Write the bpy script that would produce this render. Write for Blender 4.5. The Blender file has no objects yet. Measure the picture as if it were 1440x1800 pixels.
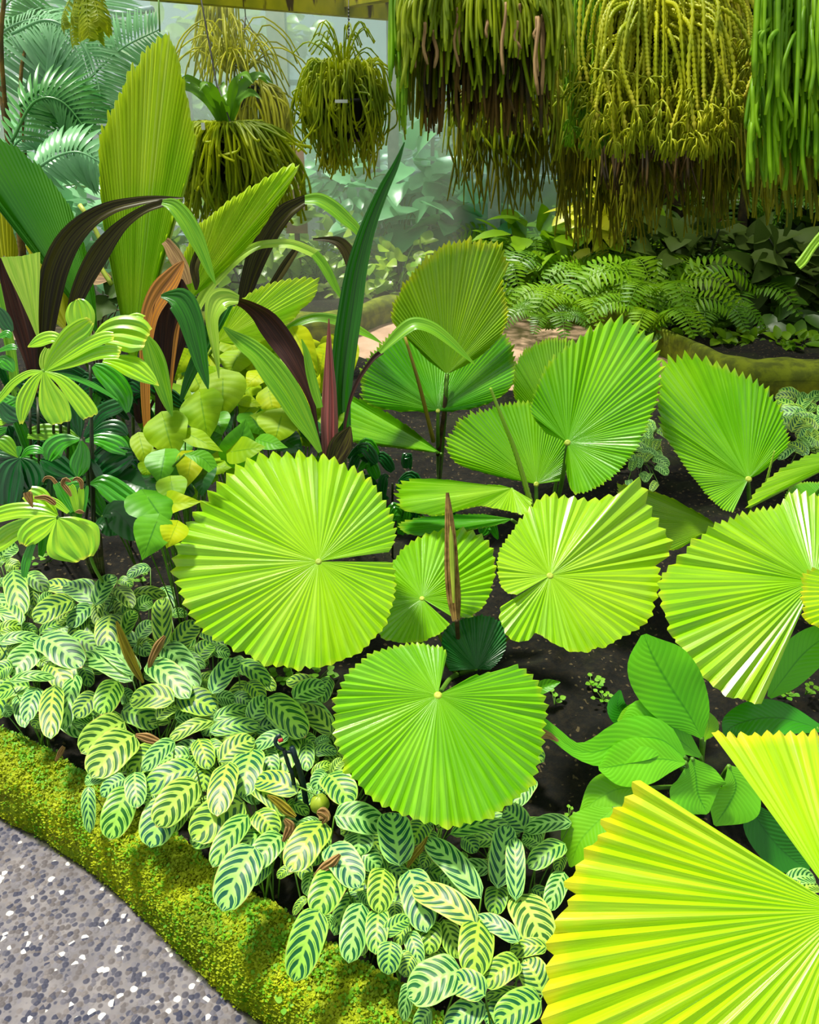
import bpy, math, random
import numpy as np
random.seed(7)
rng = np.random.default_rng(7)
SC = bpy.context.scene
COL = SC.collection

# ------------------------------------------------------------------ camera
CAM_H = 1.6
PITCH = math.radians(26.6)
FPX = 1498.0
cam = bpy.data.cameras.new('camera')
cam.sensor_fit = 'VERTICAL'
cam.sensor_height = 36.0
cam.lens = 36.0 * FPX / 1800.0
cam.clip_start = 0.02
camo = bpy.data.objects.new('camera', cam)
COL.objects.link(camo)
camo.location = (0, 0, CAM_H)
camo.rotation_euler = (math.radians(90) - PITCH, 0, 0)
SC.camera = camo

# ------------------------------------------------------------------ light, exposure
SC.view_settings.view_transform = 'Standard'
SC.view_settings.look = 'None'
SC.view_settings.gamma = 1.0
SC.view_settings.use_curve_mapping = False
SC.view_settings.exposure = 0.44
SUN_STRENGTH = 5.0
SUN_ANGLE = 7.0
SUN_FROM = (-0.30, 0.22, 1.0)        # direction towards the sun
SKY_STRENGTH = 0.60
w = bpy.data.worlds.new('sky')
SC.world = w
w.use_nodes = True
wn = w.node_tree
wn.nodes.clear()
wo = wn.nodes.new('ShaderNodeOutputWorld')
wb = wn.nodes.new('ShaderNodeBackground')
wg = wn.nodes.new('ShaderNodeTexGradient')
wt = wn.nodes.new('ShaderNodeTexCoord')
ws = wn.nodes.new('ShaderNodeSeparateXYZ')
wr = wn.nodes.new('ShaderNodeValToRGB')
wn.links.new(wt.outputs['Generated'], ws.inputs[0])
wn.links.new(ws.outputs['Z'], wr.inputs['Fac'])
cr = wr.color_ramp
cr.elements[0].position = 0.0
cr.elements[0].color = (0.50, 0.72, 0.66, 1)
cr.elements[1].position = 0.75
cr.elements[1].color = (1.0, 1.0, 0.96, 1)
e = cr.elements.new(0.25)
e.color = (0.74, 0.88, 0.84, 1)
wn.links.new(wr.outputs['Color'], wb.inputs['Color'])
wb.inputs['Strength'].default_value = SKY_STRENGTH
wn.links.new(wb.outputs[0], wo.inputs['Surface'])
wn.nodes.remove(wg)
sun = bpy.data.lights.new('sun', 'SUN')
sun.energy = SUN_STRENGTH
sun.angle = math.radians(SUN_ANGLE)
sun.color = (1.0, 0.98, 0.86)
suno = bpy.data.objects.new('sun', sun)
COL.objects.link(suno)
sd = np.array(SUN_FROM) / np.linalg.norm(SUN_FROM)
from mathutils import Vector
suno.rotation_euler = Vector(sd).to_track_quat('Z', 'Y').to_euler()
suno.location = (0, 0, 8)
try:
    SC.cycles.use_denoising = True
    SC.cycles.max_bounces = 7
    SC.cycles.transparent_max_bounces = 10
    SC.cycles.volume_bounces = 1
except Exception:
    pass

# ------------------------------------------------------------------ geometry of the view
CPOS = np.array([0.0, 0.0, CAM_H])
FW = np.array([0.0, math.cos(PITCH), -math.sin(PITCH)])
RT = np.array([1.0, 0.0, 0.0])
UP = np.array([0.0, math.sin(PITCH), math.cos(PITCH)])
ZUP = np.array([0.0, 0.0, 1.0])

def rays(px, py):
    px = np.asarray(px, float); py = np.asarray(py, float)
    return FW + ((px - 720) / FPX)[..., None] * RT + ((900 - py) / FPX)[..., None] * UP

def P(px, py, d):
    """point at distance d (metres, along the view axis) seen at px, py"""
    return CPOS + rays(px, py) * np.asarray(d, float)[..., None]

def G(px, py, z=0.0):
    """point of the level z seen at px, py"""
    r = rays(px, py)
    t = (z - CAM_H) / r[..., 2]
    return CPOS + r * np.asarray(t)[..., None]

def YP(px, py, Y):
    """point seen at px, py that lies at world distance Y"""
    r = rays(px, py)
    return CPOS + r * (Y / r[..., 1])[..., None]

def unit(v):
    v = np.asarray(v, float)
    return v / (np.linalg.norm(v, axis=-1, keepdims=True) + 1e-12)

# ------------------------------------------------------------------ materials
MATS = {}
def lin(c):
    return tuple(((x / 255) / 12.92 if x / 255 <= 0.04045 else ((x / 255 + 0.055) / 1.055) ** 2.4) for x in c)

class NT:
    def __init__(s, m):
        m.use_nodes = True
        s.t = m.node_tree
        s.t.nodes.clear()
        s.out = s.t.nodes.new('ShaderNodeOutputMaterial')
    def n(s, kind, **kw):
        nd = s.t.nodes.new('ShaderNode' + kind)
        for k, v in kw.items():
            if k in nd.inputs:
                s.set(nd.inputs[k], v)
            else:
                setattr(nd, k, v)
        return nd
    def set(s, inp, v):
        if hasattr(v, 'is_linked'):
            s.t.links.new(v, inp)
        elif isinstance(v, (tuple, list)) and len(v) == 3 and inp.type == 'RGBA':
            inp.default_value = (*v, 1)
        else:
            inp.default_value = v
    def m(s, op, a, b=0.0, c=0.0, clamp=False):
        nd = s.t.nodes.new('ShaderNodeMath')
        nd.operation = op
        nd.use_clamp = clamp
        for i, v in enumerate((a, b, c)):
            s.set(nd.inputs[i], v)
        return nd.outputs[0]
    def mix(s, f, a, b):
        nd = s.t.nodes.new('ShaderNodeMix')
        nd.data_type = 'RGBA'
        s.set(nd.inputs[0], f); s.set(nd.inputs[6], a); s.set(nd.inputs[7], b)
        return nd.outputs[2]
    def sstep(s, v, a, b):
        nd = s.t.nodes.new('ShaderNodeMapRange')
        nd.interpolation_type = 'SMOOTHSTEP'
        s.set(nd.inputs[0], v)
        nd.inputs[1].default_value = a
        nd.inputs[2].default_value = b
        return nd.outputs[0]
    def noise(s, scale, detail=3.0, coord=None, rough=0.5):
        nd = s.t.nodes.new('ShaderNodeTexNoise')
        nd.inputs['Scale'].default_value = scale
        nd.inputs['Detail'].default_value = detail
        nd.inputs['Roughness'].default_value = rough
        if coord is not None:
            s.t.links.new(coord, nd.inputs['Vector'])
        return nd.outputs['Fac']
    def obj(s):
        return s.t.nodes.new('ShaderNodeTexCoord').outputs['Object']
    def uv(s):
        u = s.t.nodes.new('ShaderNodeUVMap')
        sp = s.t.nodes.new('ShaderNodeSeparateXYZ')
        s.t.links.new(u.outputs[0], sp.inputs[0])
        return sp.outputs['X'], sp.outputs['Y']
    def rand(s):
        return s.t.nodes.new('ShaderNodeObjectInfo').outputs['Random']
    def leaf(s, col, rough=0.35, trans=0.3, spec=0.5, tcol=None, bump=None, bstr=0.3, bdist=0.002, coat=0.0):
        p = s.n('BsdfPrincipled', Roughness=rough)
        s.set(p.inputs['Base Color'], col)
        p.inputs['Specular IOR Level'].default_value = spec
        if coat:
            p.inputs['Coat Weight'].default_value = coat
            p.inputs['Coat Roughness'].default_value = 0.22
            p.inputs['Coat IOR'].default_value = 1.6
        if bump is not None:
            b = s.n('Bump', Strength=bstr, Distance=bdist)
            s.t.links.new(bump, b.inputs['Height'])
            s.t.links.new(b.outputs[0], p.inputs['Normal'])
        if trans > 0:
            tr = s.n('BsdfTranslucent')
            s.set(tr.inputs['Color'], tcol if tcol is not None else col)
            mx = s.n('MixShader')
            mx.inputs[0].default_value = trans
            s.t.links.new(p.outputs[0], mx.inputs[1])
            s.t.links.new(tr.outputs[0], mx.inputs[2])
            s.t.links.new(mx.outputs[0], s.out.inputs['Surface'])
        else:
            s.t.links.new(p.outputs[0], s.out.inputs['Surface'])
        return p

def newmat(name):
    m = bpy.data.materials.new(name)
    MATS[name] = m
    return NT(m)

def leafmat(name, c1, c2, c3=None, rough=0.35, trans=0.3, spec=0.5, scale=6.0, edge=None, back=None, vein=None, veins=0, vstr=0.35, coat=0.0, streak=0):
    """two-tone leaf; edge: colour along the tip end (v near 1); back: colour of the underside"""
    t = newmat(name)
    ob = t.obj()
    nf = t.noise(scale, 3.0, ob)
    f = t.sstep(nf, 0.32, 0.68)
    col = t.mix(f, lin(c1), lin(c2))
    r = t.rand()
    if c3 is not None:
        col = t.mix(t.m('MULTIPLY', r, 0.75), col, lin(c3))
    if edge is not None:
        u, v = t.uv()
        nn = t.m('MULTIPLY', t.noise(30, 2.0, ob), 0.16)
        fe = t.sstep(t.m('ADD', v, nn), edge[1], edge[2])
        col = t.mix(t.m('MULTIPLY', fe, edge[3] if len(edge) > 3 else 0.8), col, lin(edge[0]))
    bump = None
    if streak:
        u, v = t.uv()
        cb = t.t.nodes.new('ShaderNodeCombineXYZ')
        t.set(cb.inputs[0], t.m('MULTIPLY', u, streak)); t.set(cb.inputs[1], t.m('MULTIPLY', v, 2.0))
        sn_ = t.noise(1.0, 3.0, cb.outputs[0], 0.6)
        col = t.mix(t.m('MULTIPLY', t.sstep(sn_, 0.45, 0.75), 0.45), col, lin(tuple(max(0, int(x * 0.72)) for x in c2)))
        col = t.mix(t.m('MULTIPLY', t.sstep(sn_, 0.50, 0.28), 0.35), col, lin(tuple(min(255, int(x * 1.1 + 12)) for x in c1)))
        bump = sn_
    if veins:
        u, v = t.uv()
        uu = t.m('ABSOLUTE', t.m('SUBTRACT', t.m('MULTIPLY', u, 2.0), 1.0))
        c = t.m('SUBTRACT', v, t.m('MULTIPLY', uu, 0.22))
        sn = t.m('SINE', t.m('MULTIPLY', c, veins * 6.283))
        bump = sn
        vm = t.sstep(sn, 0.75, 1.0)
        mid = t.m('SUBTRACT', 1.0, t.sstep(uu, 0.0, 0.07))
        k = t.m('MAXIMUM', t.m('MULTIPLY', vm, vstr), t.m('MULTIPLY', mid, 0.8))
        col = t.mix(k, col, lin(vein if vein else c2))
    if back is not None:
        g = t.t.nodes.new('ShaderNodeNewGeometry')
        col = t.mix(g.outputs['Backfacing'], col, lin(back))
    t.leaf(col, rough, trans, spec, bump=bump, bstr=0.4 if streak else 0.12, coat=coat)
    return MATS[name]

def streakmat(name, c1, c2, n=26, rough=0.35, trans=0.25, back=None, tip=None, spec=0.5, coat=0.0):
    """a blade with fine lengthwise streaks"""
    t = newmat(name)
    u, v = t.uv()
    ob = t.obj()
    cb = t.t.nodes.new('ShaderNodeCombineXYZ')
    t.set(cb.inputs[0], t.m('MULTIPLY', u, n))
    t.set(cb.inputs[1], t.m('MULTIPLY', v, 1.2))
    nf = t.noise(1.6, 2.0, cb.outputs[0])
    col = t.mix(t.sstep(nf, 0.35, 0.65), lin(c1), lin(c2))
    if tip is not None:
        col = t.mix(t.sstep(t.m('ADD', v, t.m('MULTIPLY', t.noise(25, 2, ob), 0.1)), tip[1], tip[2]), col, lin(tip[0]))
    if back is not None:
        g = t.t.nodes.new('ShaderNodeNewGeometry')
        bc = t.mix(t.sstep(nf, 0.4, 0.6), lin(back[0]), lin(back[1]))
        col = t.mix(g.outputs['Backfacing'], col, bc)
    bw = t.m('SINE', t.m('MULTIPLY', u, n * 3.0))
    t.leaf(col, rough, trans, spec, bump=bw, bstr=0.15, bdist=0.001, coat=coat)
    return MATS[name]

# fan palm blades
EDGE_Y = ((232, 222, 40), 1.0, 1.12, 0.35)
leafmat('fan_bright', (164, 212, 20), (134, 198, 10), None, 0.30, 0.30, scale=3, edge=EDGE_Y, coat=0.3, streak=260)
leafmat('fan_mid', (132, 196, 14), (100, 176, 8), None, 0.28, 0.28, scale=3, edge=EDGE_Y, coat=0.3, streak=260)
leafmat('fan_deep', (108, 184, 16), (70, 158, 12), None, 0.26, 0.28, scale=3, edge=((190, 205, 30), 0.98, 1.1, 0.6), coat=0.3, streak=260)
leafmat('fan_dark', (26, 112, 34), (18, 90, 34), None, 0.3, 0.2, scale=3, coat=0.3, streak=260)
leafmat('fan_yellow', (188, 222, 12), (160, 214, 10), None, 0.32, 0.32, scale=3, edge=((240, 222, 30), 0.97, 1.08, 0.7), coat=0.3, streak=260)
leafmat('fan_olive', (160, 200, 14), (130, 184, 12), None, 0.42, 0.4, scale=3, edge=((226, 222, 30), 0.97, 1.1, 0.7), coat=0.3, streak=260)
leafmat('joey_bright', (198, 224, 48), (156, 210, 34), None, 0.3, 0.35, scale=2.5, edge=((206, 220, 40), 0.85, 1.1, 0.5), coat=0.3, streak=150)
leafmat('joey_dark', (84, 158, 16), (52, 132, 14), None, 0.4, 0.25, scale=2.5)
leafmat('joey_yellow', (184, 184, 24), (150, 160, 18), None, 0.5, 0.3, scale=2.5)
# small lady palm and strap leaves
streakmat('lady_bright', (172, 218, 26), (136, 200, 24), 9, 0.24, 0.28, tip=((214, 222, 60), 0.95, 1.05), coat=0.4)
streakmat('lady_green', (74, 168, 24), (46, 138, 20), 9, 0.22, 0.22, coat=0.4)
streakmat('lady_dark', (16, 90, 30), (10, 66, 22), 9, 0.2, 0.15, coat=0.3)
streakmat('strap_dark', (58, 78, 14), (30, 44, 10), 10, 0.4, 0.12, back=((36, 26, 8), (66, 62, 12)), spec=0.2)
streakmat('strap_purple', (66, 30, 20), (40, 20, 14), 12, 0.5, 0.12, spec=0.2, back=((66, 36, 26), (42, 22, 18)))
streakmat('strap_green', (96, 160, 18), (58, 126, 10), 12, 0.34, 0.22, back=((120, 172, 24), (84, 146, 14)), spec=0.35)
streakmat('strap_deep', (44, 118, 14), (22, 80, 10), 12, 0.3, 0.18, spec=0.35)
streakmat('strap_light', (178, 210, 70), (140, 188, 44), 14, 0.3, 0.3)
streakmat('strap_red', (158, 84, 84), (112, 58, 44), 12, 0.4, 0.12)
streakmat('strap_orange', (186, 120, 26), (136, 84, 20), 14, 0.4, 0.25)
streakmat('dry_leaf', (176, 140, 84), (120, 84, 44), 10, 0.7, 0.15)
streakmat('dry_yellow', (176, 160, 40), (110, 96, 24), 10, 0.6, 0.2)
# heart leaves, broad leaves
leafmat('heart_lime', (150, 190, 8), (108, 164, 8), (168, 198, 8), 0.5, 0.4, scale=9, veins=7, vein=(96, 150, 8), vstr=0.16, spec=0.2)
leafmat('heart_yellow', (200, 208, 6), (154, 188, 6), None, 0.5, 0.42, scale=9, veins=7, vein=(140, 176, 8), vstr=0.16, spec=0.2)
leafmat('heart_green', (84, 158, 10), (54, 132, 10), (98, 170, 12), 0.42, 0.3, scale=9, veins=7, vein=(40, 110, 10), vstr=0.16, spec=0.3)
leafmat('heart_dark', (26, 96, 22), (18, 72, 18), None, 0.3, 0.15, scale=9, veins=7, vein=(16, 60, 16), vstr=0.10)
leafmat('broad_leaf', (112, 204, 18), (86, 188, 14), (124, 208, 22), 0.36, 0.28, scale=5, veins=17, vein=(62, 150, 14), vstr=0.22)
leafmat('broad_leaf_dark', (48, 142, 14), (34, 118, 14), None, 0.34, 0.22, scale=5, veins=17, vein=(26, 100, 12), vstr=0.22)
leafmat('broad_leaf_lime', (140, 206, 20), (116, 192, 16), None, 0.36, 0.32, scale=5, veins=15, vein=(98, 172, 14), vstr=0.22)
leafmat('broad_silver', (140, 196, 120), (112, 176, 100), None, 0.42, 0.2, scale=5, veins=15, vein=(90, 160, 84), vstr=0.22)

# striped prayer plant
def prayermat(name, lc1, lc2, dc, rough=0.42):
    t = newmat(name)
    u, v = t.uv()
    ob = t.obj()
    us = t.m('SUBTRACT', t.m('MULTIPLY', u, 2.0), 1.0)
    uu = t.m('ABSOLUTE', us)
    nz = t.m('MULTIPLY', t.m('SUBTRACT', t.noise(45, 1.0, ob), 0.5), 0.035)
    # veins leave the midrib and sweep towards the tip
    bend = t.m('ADD', t.m('MULTIPLY', uu, 0.12), t.m('MULTIPLY', t.m('POWER', uu, 2.2), 0.20))
    side = t.m('MULTIPLY', t.m('GREATER_THAN', us, 0.0), 0.035)
    c = t.m('ADD', t.m('ADD', t.m('SUBTRACT', v, bend), nz), side)
    sn = t.m('SINE', t.m('MULTIPLY', c, 6.6 * 6.283))
    # the dark bars taper towards midrib and margin
    w1 = t.m('MULTIPLY', t.m('ABSOLUTE', t.m('SUBTRACT', uu, 0.46)), 1.75)
    thr = t.m('SUBTRACT', t.m('POWER', w1, 2.0), 0.12)
    bar = t.sstep(t.m('SUBTRACT', sn, thr), -0.12, 0.12)
    # every other bar is a short thin one
    sn2 = t.m('SINE', t.m('ADD', t.m('MULTIPLY', c, 6.6 * 6.283), 3.1416))
    bar2 = t.m('MULTIPLY', t.sstep(sn2, 0.86, 0.98), t.m('MULTIPLY', t.sstep(uu, 0.3, 0.45), t.m('SUBTRACT', 1.0, t.sstep(uu, 0.62, 0.8))))
    bar = t.m('MAXIMUM', bar, t.m('MULTIPLY', bar2, 0.8))
    keep = t.m('MULTIPLY', t.sstep(uu, 0.05, 0.14), t.m('SUBTRACT', 1.0, t.sstep(uu, 0.86, 0.93)))
    bar = t.m('MULTIPLY', bar, keep)
    r = t.rand()
    base = t.mix(r, lin(lc1), lin(lc2))
    dark = t.mix(t.m('FRACT', t.m('MULTIPLY', r, 7.3)), lin(dc), lin((10, 84, 66)))
    col = t.mix(bar, base, dark)
    edge = t.m('MULTIPLY', t.sstep(t.m('MAXIMUM', uu, t.m('SUBTRACT', t.m('MULTIPLY', v, 1.02), 0.03)), 0.955, 0.985), t.sstep(t.noise(9, 2, ob), 0.52, 0.62))
    col = t.mix(t.m('MULTIPLY', edge, 0.8), col, lin((196, 150, 92)))
    t.leaf(col, rough, 0.16, 0.4, bump=sn, bstr=0.25, bdist=0.0012)
    return MATS[name]
prayermat('prayer_leaf', (156, 210, 72), (160, 218, 116), (24, 98, 20))
prayermat('prayer_leaf_lime', (164, 208, 62), (180, 216, 92), (48, 98, 12))

# plain things
def plain(name, c1, c2, rough=0.7, scale=10, bump=0.0, bd=0.01, spec=0.4, detail=5.0, metal=0.0):
    t = newmat(name)
    ob = t.obj()
    nf = t.noise(scale, detail, ob, 0.6)
    col = t.mix(t.sstep(nf, 0.35, 0.65), lin(c1), lin(c2))
    p = t.leaf(col, rough, 0.0, spec, bump=nf if bump else None, bstr=bump, bdist=bd)
    p.inputs['Metallic'].default_value = metal
    return MATS[name]
plain('stem_green', (96, 140, 34), (70, 112, 26), 0.45, 12)
plain('stem_pale', (170, 182, 60), (140, 160, 44), 0.5, 12)
plain('stem_brown', (96, 70, 34), (58, 42, 22), 0.7, 20)
plain('stem_dark', (46, 54, 22), (28, 36, 16), 0.5, 20)
plain('spear_brown', (160, 128, 70), (104, 76, 34), 0.7, 30)
plain('wire', (70, 70, 60), (40, 40, 36), 0.5, 30)
plain('pot_black', (20, 22, 20), (12, 12, 12), 0.5, 20)
plain('tag_white', (228, 228, 220), (206, 206, 200), 0.5, 20)
plain('stake_plastic', (14, 44, 48), (8, 30, 36), 0.35, 20)
plain('red_plastic', (190, 36, 46), (170, 30, 40), 0.4, 20)
plain('fruit_green', (150, 168, 40), (110, 134, 26), 0.4, 18)
plain('post_metal', (170, 182, 170), (130, 150, 140), 0.45, 4)
plain('post_pale', (206, 222, 200), (170, 198, 176), 0.6, 3)
plain('rail_metal', (206, 222, 222), (170, 196, 200), 0.4, 3)
plain('sign_pink', (186, 130, 96), (150, 112, 76), 0.6, 5)
plain('trunk_brown', (74, 62, 26), (40, 36, 16), 0.9, 14, 0.6, 0.02)
plain('trunk_ochre', (118, 92, 26), (70, 58, 18), 0.9, 14, 0.6, 0.02)
plain('peat', (30, 28, 12), (16, 16, 8), 1.0, 30, 0.8, 0.02)

# hanging strands
def strand(name, c1, c2, c3, trans=0.25, rough=0.5):
    t = newmat(name)
    u, v = t.uv()
    ob = t.obj()
    nf = t.noise(7, 3, ob)
    col = t.mix(t.sstep(nf, 0.35, 0.65), lin(c1), lin(c2))
    col = t.mix(t.sstep(v, 0.80, 0.98), col, lin(c3))
    t.leaf(col, rough, trans, 0.4)
    return MATS[name]
strand('tassel_bright', (176, 192, 14), (128, 152, 8), (206, 226, 34), 0.5)
strand('tassel_green', (156, 204, 12), (112, 166, 6), (200, 232, 40), 0.5)
strand('tassel_olive', (170, 166, 10), (122, 128, 8), (186, 184, 18), 0.45)
strand('tassel_dead', (96, 70, 10), (44, 36, 8), (120, 92, 18), 0.2, 0.8)
strand('tassel_fork', (206, 208, 22), (166, 180, 16), (222, 214, 60), 0.4)
strand('basket_fern', (196, 206, 24), (142, 166, 12), (224, 230, 44), 0.6)
strand('basket_yellow', (214, 214, 34), (180, 184, 20), (210, 220, 60), 0.55)

# background foliage
leafmat('bg_bright', (176, 210, 60), (118, 176, 44), (200, 222, 110), 0.3, 0.4, scale=4)
leafmat('bg_teal', (110, 196, 124), (72, 164, 96), (170, 224, 170), 0.28, 0.35, scale=4)
leafmat('bg_mid', (120, 164, 18), (80, 130, 12), (140, 178, 22), 0.35, 0.35, scale=4)
leafmat('bg_dark', (84, 124, 18), (54, 94, 14), (96, 130, 22), 0.4, 0.3, scale=4)
leafmat('bg_grey', (72, 100, 26), (50, 78, 20), (84, 104, 34), 0.6, 0.2, scale=4, spec=0.2)
leafmat('bg_sun_tint', (236, 232, 40), (210, 216, 30), (240, 238, 90), 0.4, 0.4, scale=4)  # sunlit glow put into the leaf colour
leafmat('kentia', (130, 204, 130), (70, 146, 84), (150, 200, 150), 0.25, 0.3, scale=3)
leafmat('kentia_back', (60, 140, 60), (40, 112, 56), (90, 160, 70), 0.25, 0.3, scale=3)
leafmat('fern_green', (128, 176, 14), (86, 142, 8), (140, 184, 16), 0.45, 0.35, scale=5, spec=0.3)
leafmat('fern_dark', (92, 142, 16), (64, 114, 14), (100, 150, 18), 0.4, 0.3, scale=5)

# ------------------------------------------------------------------ mesh building
class MB:
    def __init__(s):
        s.v = []; s.f = []; s.uv = []; s.nv = 0; s.sharp = []
    def grid(s, pts, uv=None, flip=False, sharp_cols=False):
        """pts: (rows, cols, 3)"""
        r, c = pts.shape[:2]
        b = s.nv
        s.v.append(pts.reshape(-1, 3))
        if uv is None:
            a, bb = np.meshgrid(np.linspace(0, 1, c), np.linspace(0, 1, r))
            uv = np.stack([a, bb], -1)
        s.uv.append(uv.reshape(-1, 2))
        i, j = np.meshgrid(np.arange(r - 1), np.arange(c - 1), indexing='ij')
        k = b + i * c + j
        q = np.stack([k, k + 1, k + c + 1, k + c], -1).reshape(-1, 4)
        if flip:
            q = q[:, ::-1]
        s.f.append(q)
        s.nv += r * c
        if sharp_cols:
            i, j = np.meshgrid(np.arange(r - 1), np.arange(0, c, int(sharp_cols)), indexing='ij')
            k = b + i * c + j
            s.sharp.append(np.stack([k, k + c], -1).reshape(-1, 2))
    def tube(s, pts, rad, sides=6, cap=True, v0=0.0, v1=1.0):
        pts = np.asarray(pts, float)
        n = len(pts)
        rad = np.broadcast_to(np.asarray(rad, float), (n,))
        T = unit(np.gradient(pts, axis=0))
        ref = np.array([0.0, 1.0, 0.0]) if abs(T[0] @ np.array([0, 1, 0])) < 0.9 else np.array([1.0, 0, 0])
        A = unit(np.cross(T, ref)); B = np.cross(T, A)
        a = np.linspace(0, 2 * math.pi, sides + 1)
        ring = pts[:, None, :] + rad[:, None, None] * (np.cos(a)[None, :, None] * A[:, None, :] + np.sin(a)[None, :, None] * B[:, None, :])
        if cap:
            ring = np.concatenate([np.repeat(pts[None, :1], sides + 1, 1).reshape(1, sides + 1, 3), ring,
                                   np.repeat(pts[None, -1:], sides + 1, 1).reshape(1, sides + 1, 3)], 0)
        u, v = np.meshgrid(np.linspace(0, 1, sides + 1), np.linspace(v0, v1, ring.shape[0]))
        s.grid(ring, np.stack([u, v], -1))
    def box(s, lo, hi, M=None):
        lo = np.asarray(lo, float); hi = np.asarray(hi, float)
        c = np.array([[x, y, z] for z in (lo[2], hi[2]) for y in (lo[1], hi[1]) for x in (lo[0], hi[0])])
        if M is not None:
            c = M(c)
        b = s.nv
        s.v.append(c); s.uv.append(np.zeros((8, 2))); s.nv += 8
        s.f.append(b + np.array([[0, 2, 3, 1], [4, 5, 7, 6], [0, 1, 5, 4], [2, 6, 7, 3], [0, 4, 6, 2], [1, 3, 7, 5]]))
    def quads(s, Q, uv=None):
        """Q: (n,4,3)"""
        n = len(Q)
        s.v.append(Q.reshape(-1, 3))
        if uv is None:
            uv = np.tile(np.array([[0, 0], [1, 0], [1, 1], [0, 1]], float), (n, 1))
        s.uv.append(uv.reshape(-1, 2))
        s.f.append(s.nv + np.arange(n * 4).reshape(n, 4))
        s.nv += 4 * n
    def build(s, name, mat, parent=None, smooth=True):
        V = np.concatenate(s.v); F = np.concatenate(s.f); UV = np.concatenate(s.uv)
        off = np.zeros(3)
        if parent is not None:
            q = parent
            while q is not None:
                off = off + np.array(q.location); q = q.parent
        else:
            off = np.array([V[:, 0].mean(), V[:, 1].mean(), V[:, 2].min()])
        me = bpy.data.meshes.new(name)
        me.vertices.add(len(V)); me.vertices.foreach_set('co', (V - off).ravel().astype(np.float32))
        me.loops.add(F.size); me.polygons.add(len(F))
        me.loops.foreach_set('vertex_index', F.ravel().astype(np.int32))
        me.polygons.foreach_set('loop_start', np.arange(0, F.size, F.shape[1], dtype=np.int32))
        me.polygons.foreach_set('loop_total', np.full(len(F), F.shape[1], np.int32))
        me.update(calc_edges=True)
        uvl = me.uv_layers.new(name='UVMap')
        uvl.data.foreach_set('uv', UV[F.ravel()].ravel().astype(np.float32))
        me.polygons.foreach_set('use_smooth', np.full(len(F), smooth))
        if s.sharp:
            S = np.sort(np.concatenate(s.sharp), 1)
            ed = np.zeros(len(me.edges) * 2, np.int32)
            me.edges.foreach_get('vertices', ed)
            ed = np.sort(ed.reshape(-1, 2), 1)
            key = set((S[:, 0].astype(np.int64) * 10000000 + S[:, 1]).tolist())
            fl = np.array([k in key for k in (ed[:, 0].astype(np.int64) * 10000000 + ed[:, 1]).tolist()], dtype=bool)
            at = me.attributes.get('sharp_edge') or me.attributes.new('sharp_edge', 'BOOLEAN', 'EDGE')
            at.data.foreach_set('value', fl)
        me.update()
        me.materials.append(MATS[mat] if isinstance(mat, str) else mat)
        o = bpy.data.objects.new(name, me)
        COL.objects.link(o)
        if parent is not None:
            o.parent = parent
        else:
            o.location = off
        return o

def tag(o, label, cat, group=None, kind=None):
    o['label'] = label
    o['category'] = cat
    if group: o['group'] = group
    if kind: o['kind'] = kind
    return o

def thing(name, loc, label, cat, group=None):
    o = bpy.data.objects.new(name, None)
    o.empty_display_size = 0.05
    COL.objects.link(o)
    o.location = tuple(float(x) for x in loc)
    return tag(o, label, cat, group)

def struct(o):
    o['kind'] = 'structure'
    return o

def crom(pts, n):
    """smooth resample of a list of points (any dimension) by Catmull-Rom"""
    p = np.asarray(pts, float)
    if len(p) == 2:
        t = np.linspace(0, 1, n)[:, None]
        return p[0] * (1 - t) + p[1] * t
    q = np.vstack([2 * p[0] - p[1], p, 2 * p[-1] - p[-2]])
    m = len(p) - 1
    x = np.linspace(0, m, n)
    k = np.minimum(x.astype(int), m - 1)
    t = (x - k)[:, None]
    a, b, c, d = q[k], q[k + 1], q[k + 2], q[k + 3]
    return 0.5 * (2 * b + (c - a) * t + (2 * a - 5 * b + 4 * c - d) * t ** 2 + (3 * b - a - 3 * c + d) * t ** 3)

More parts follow.
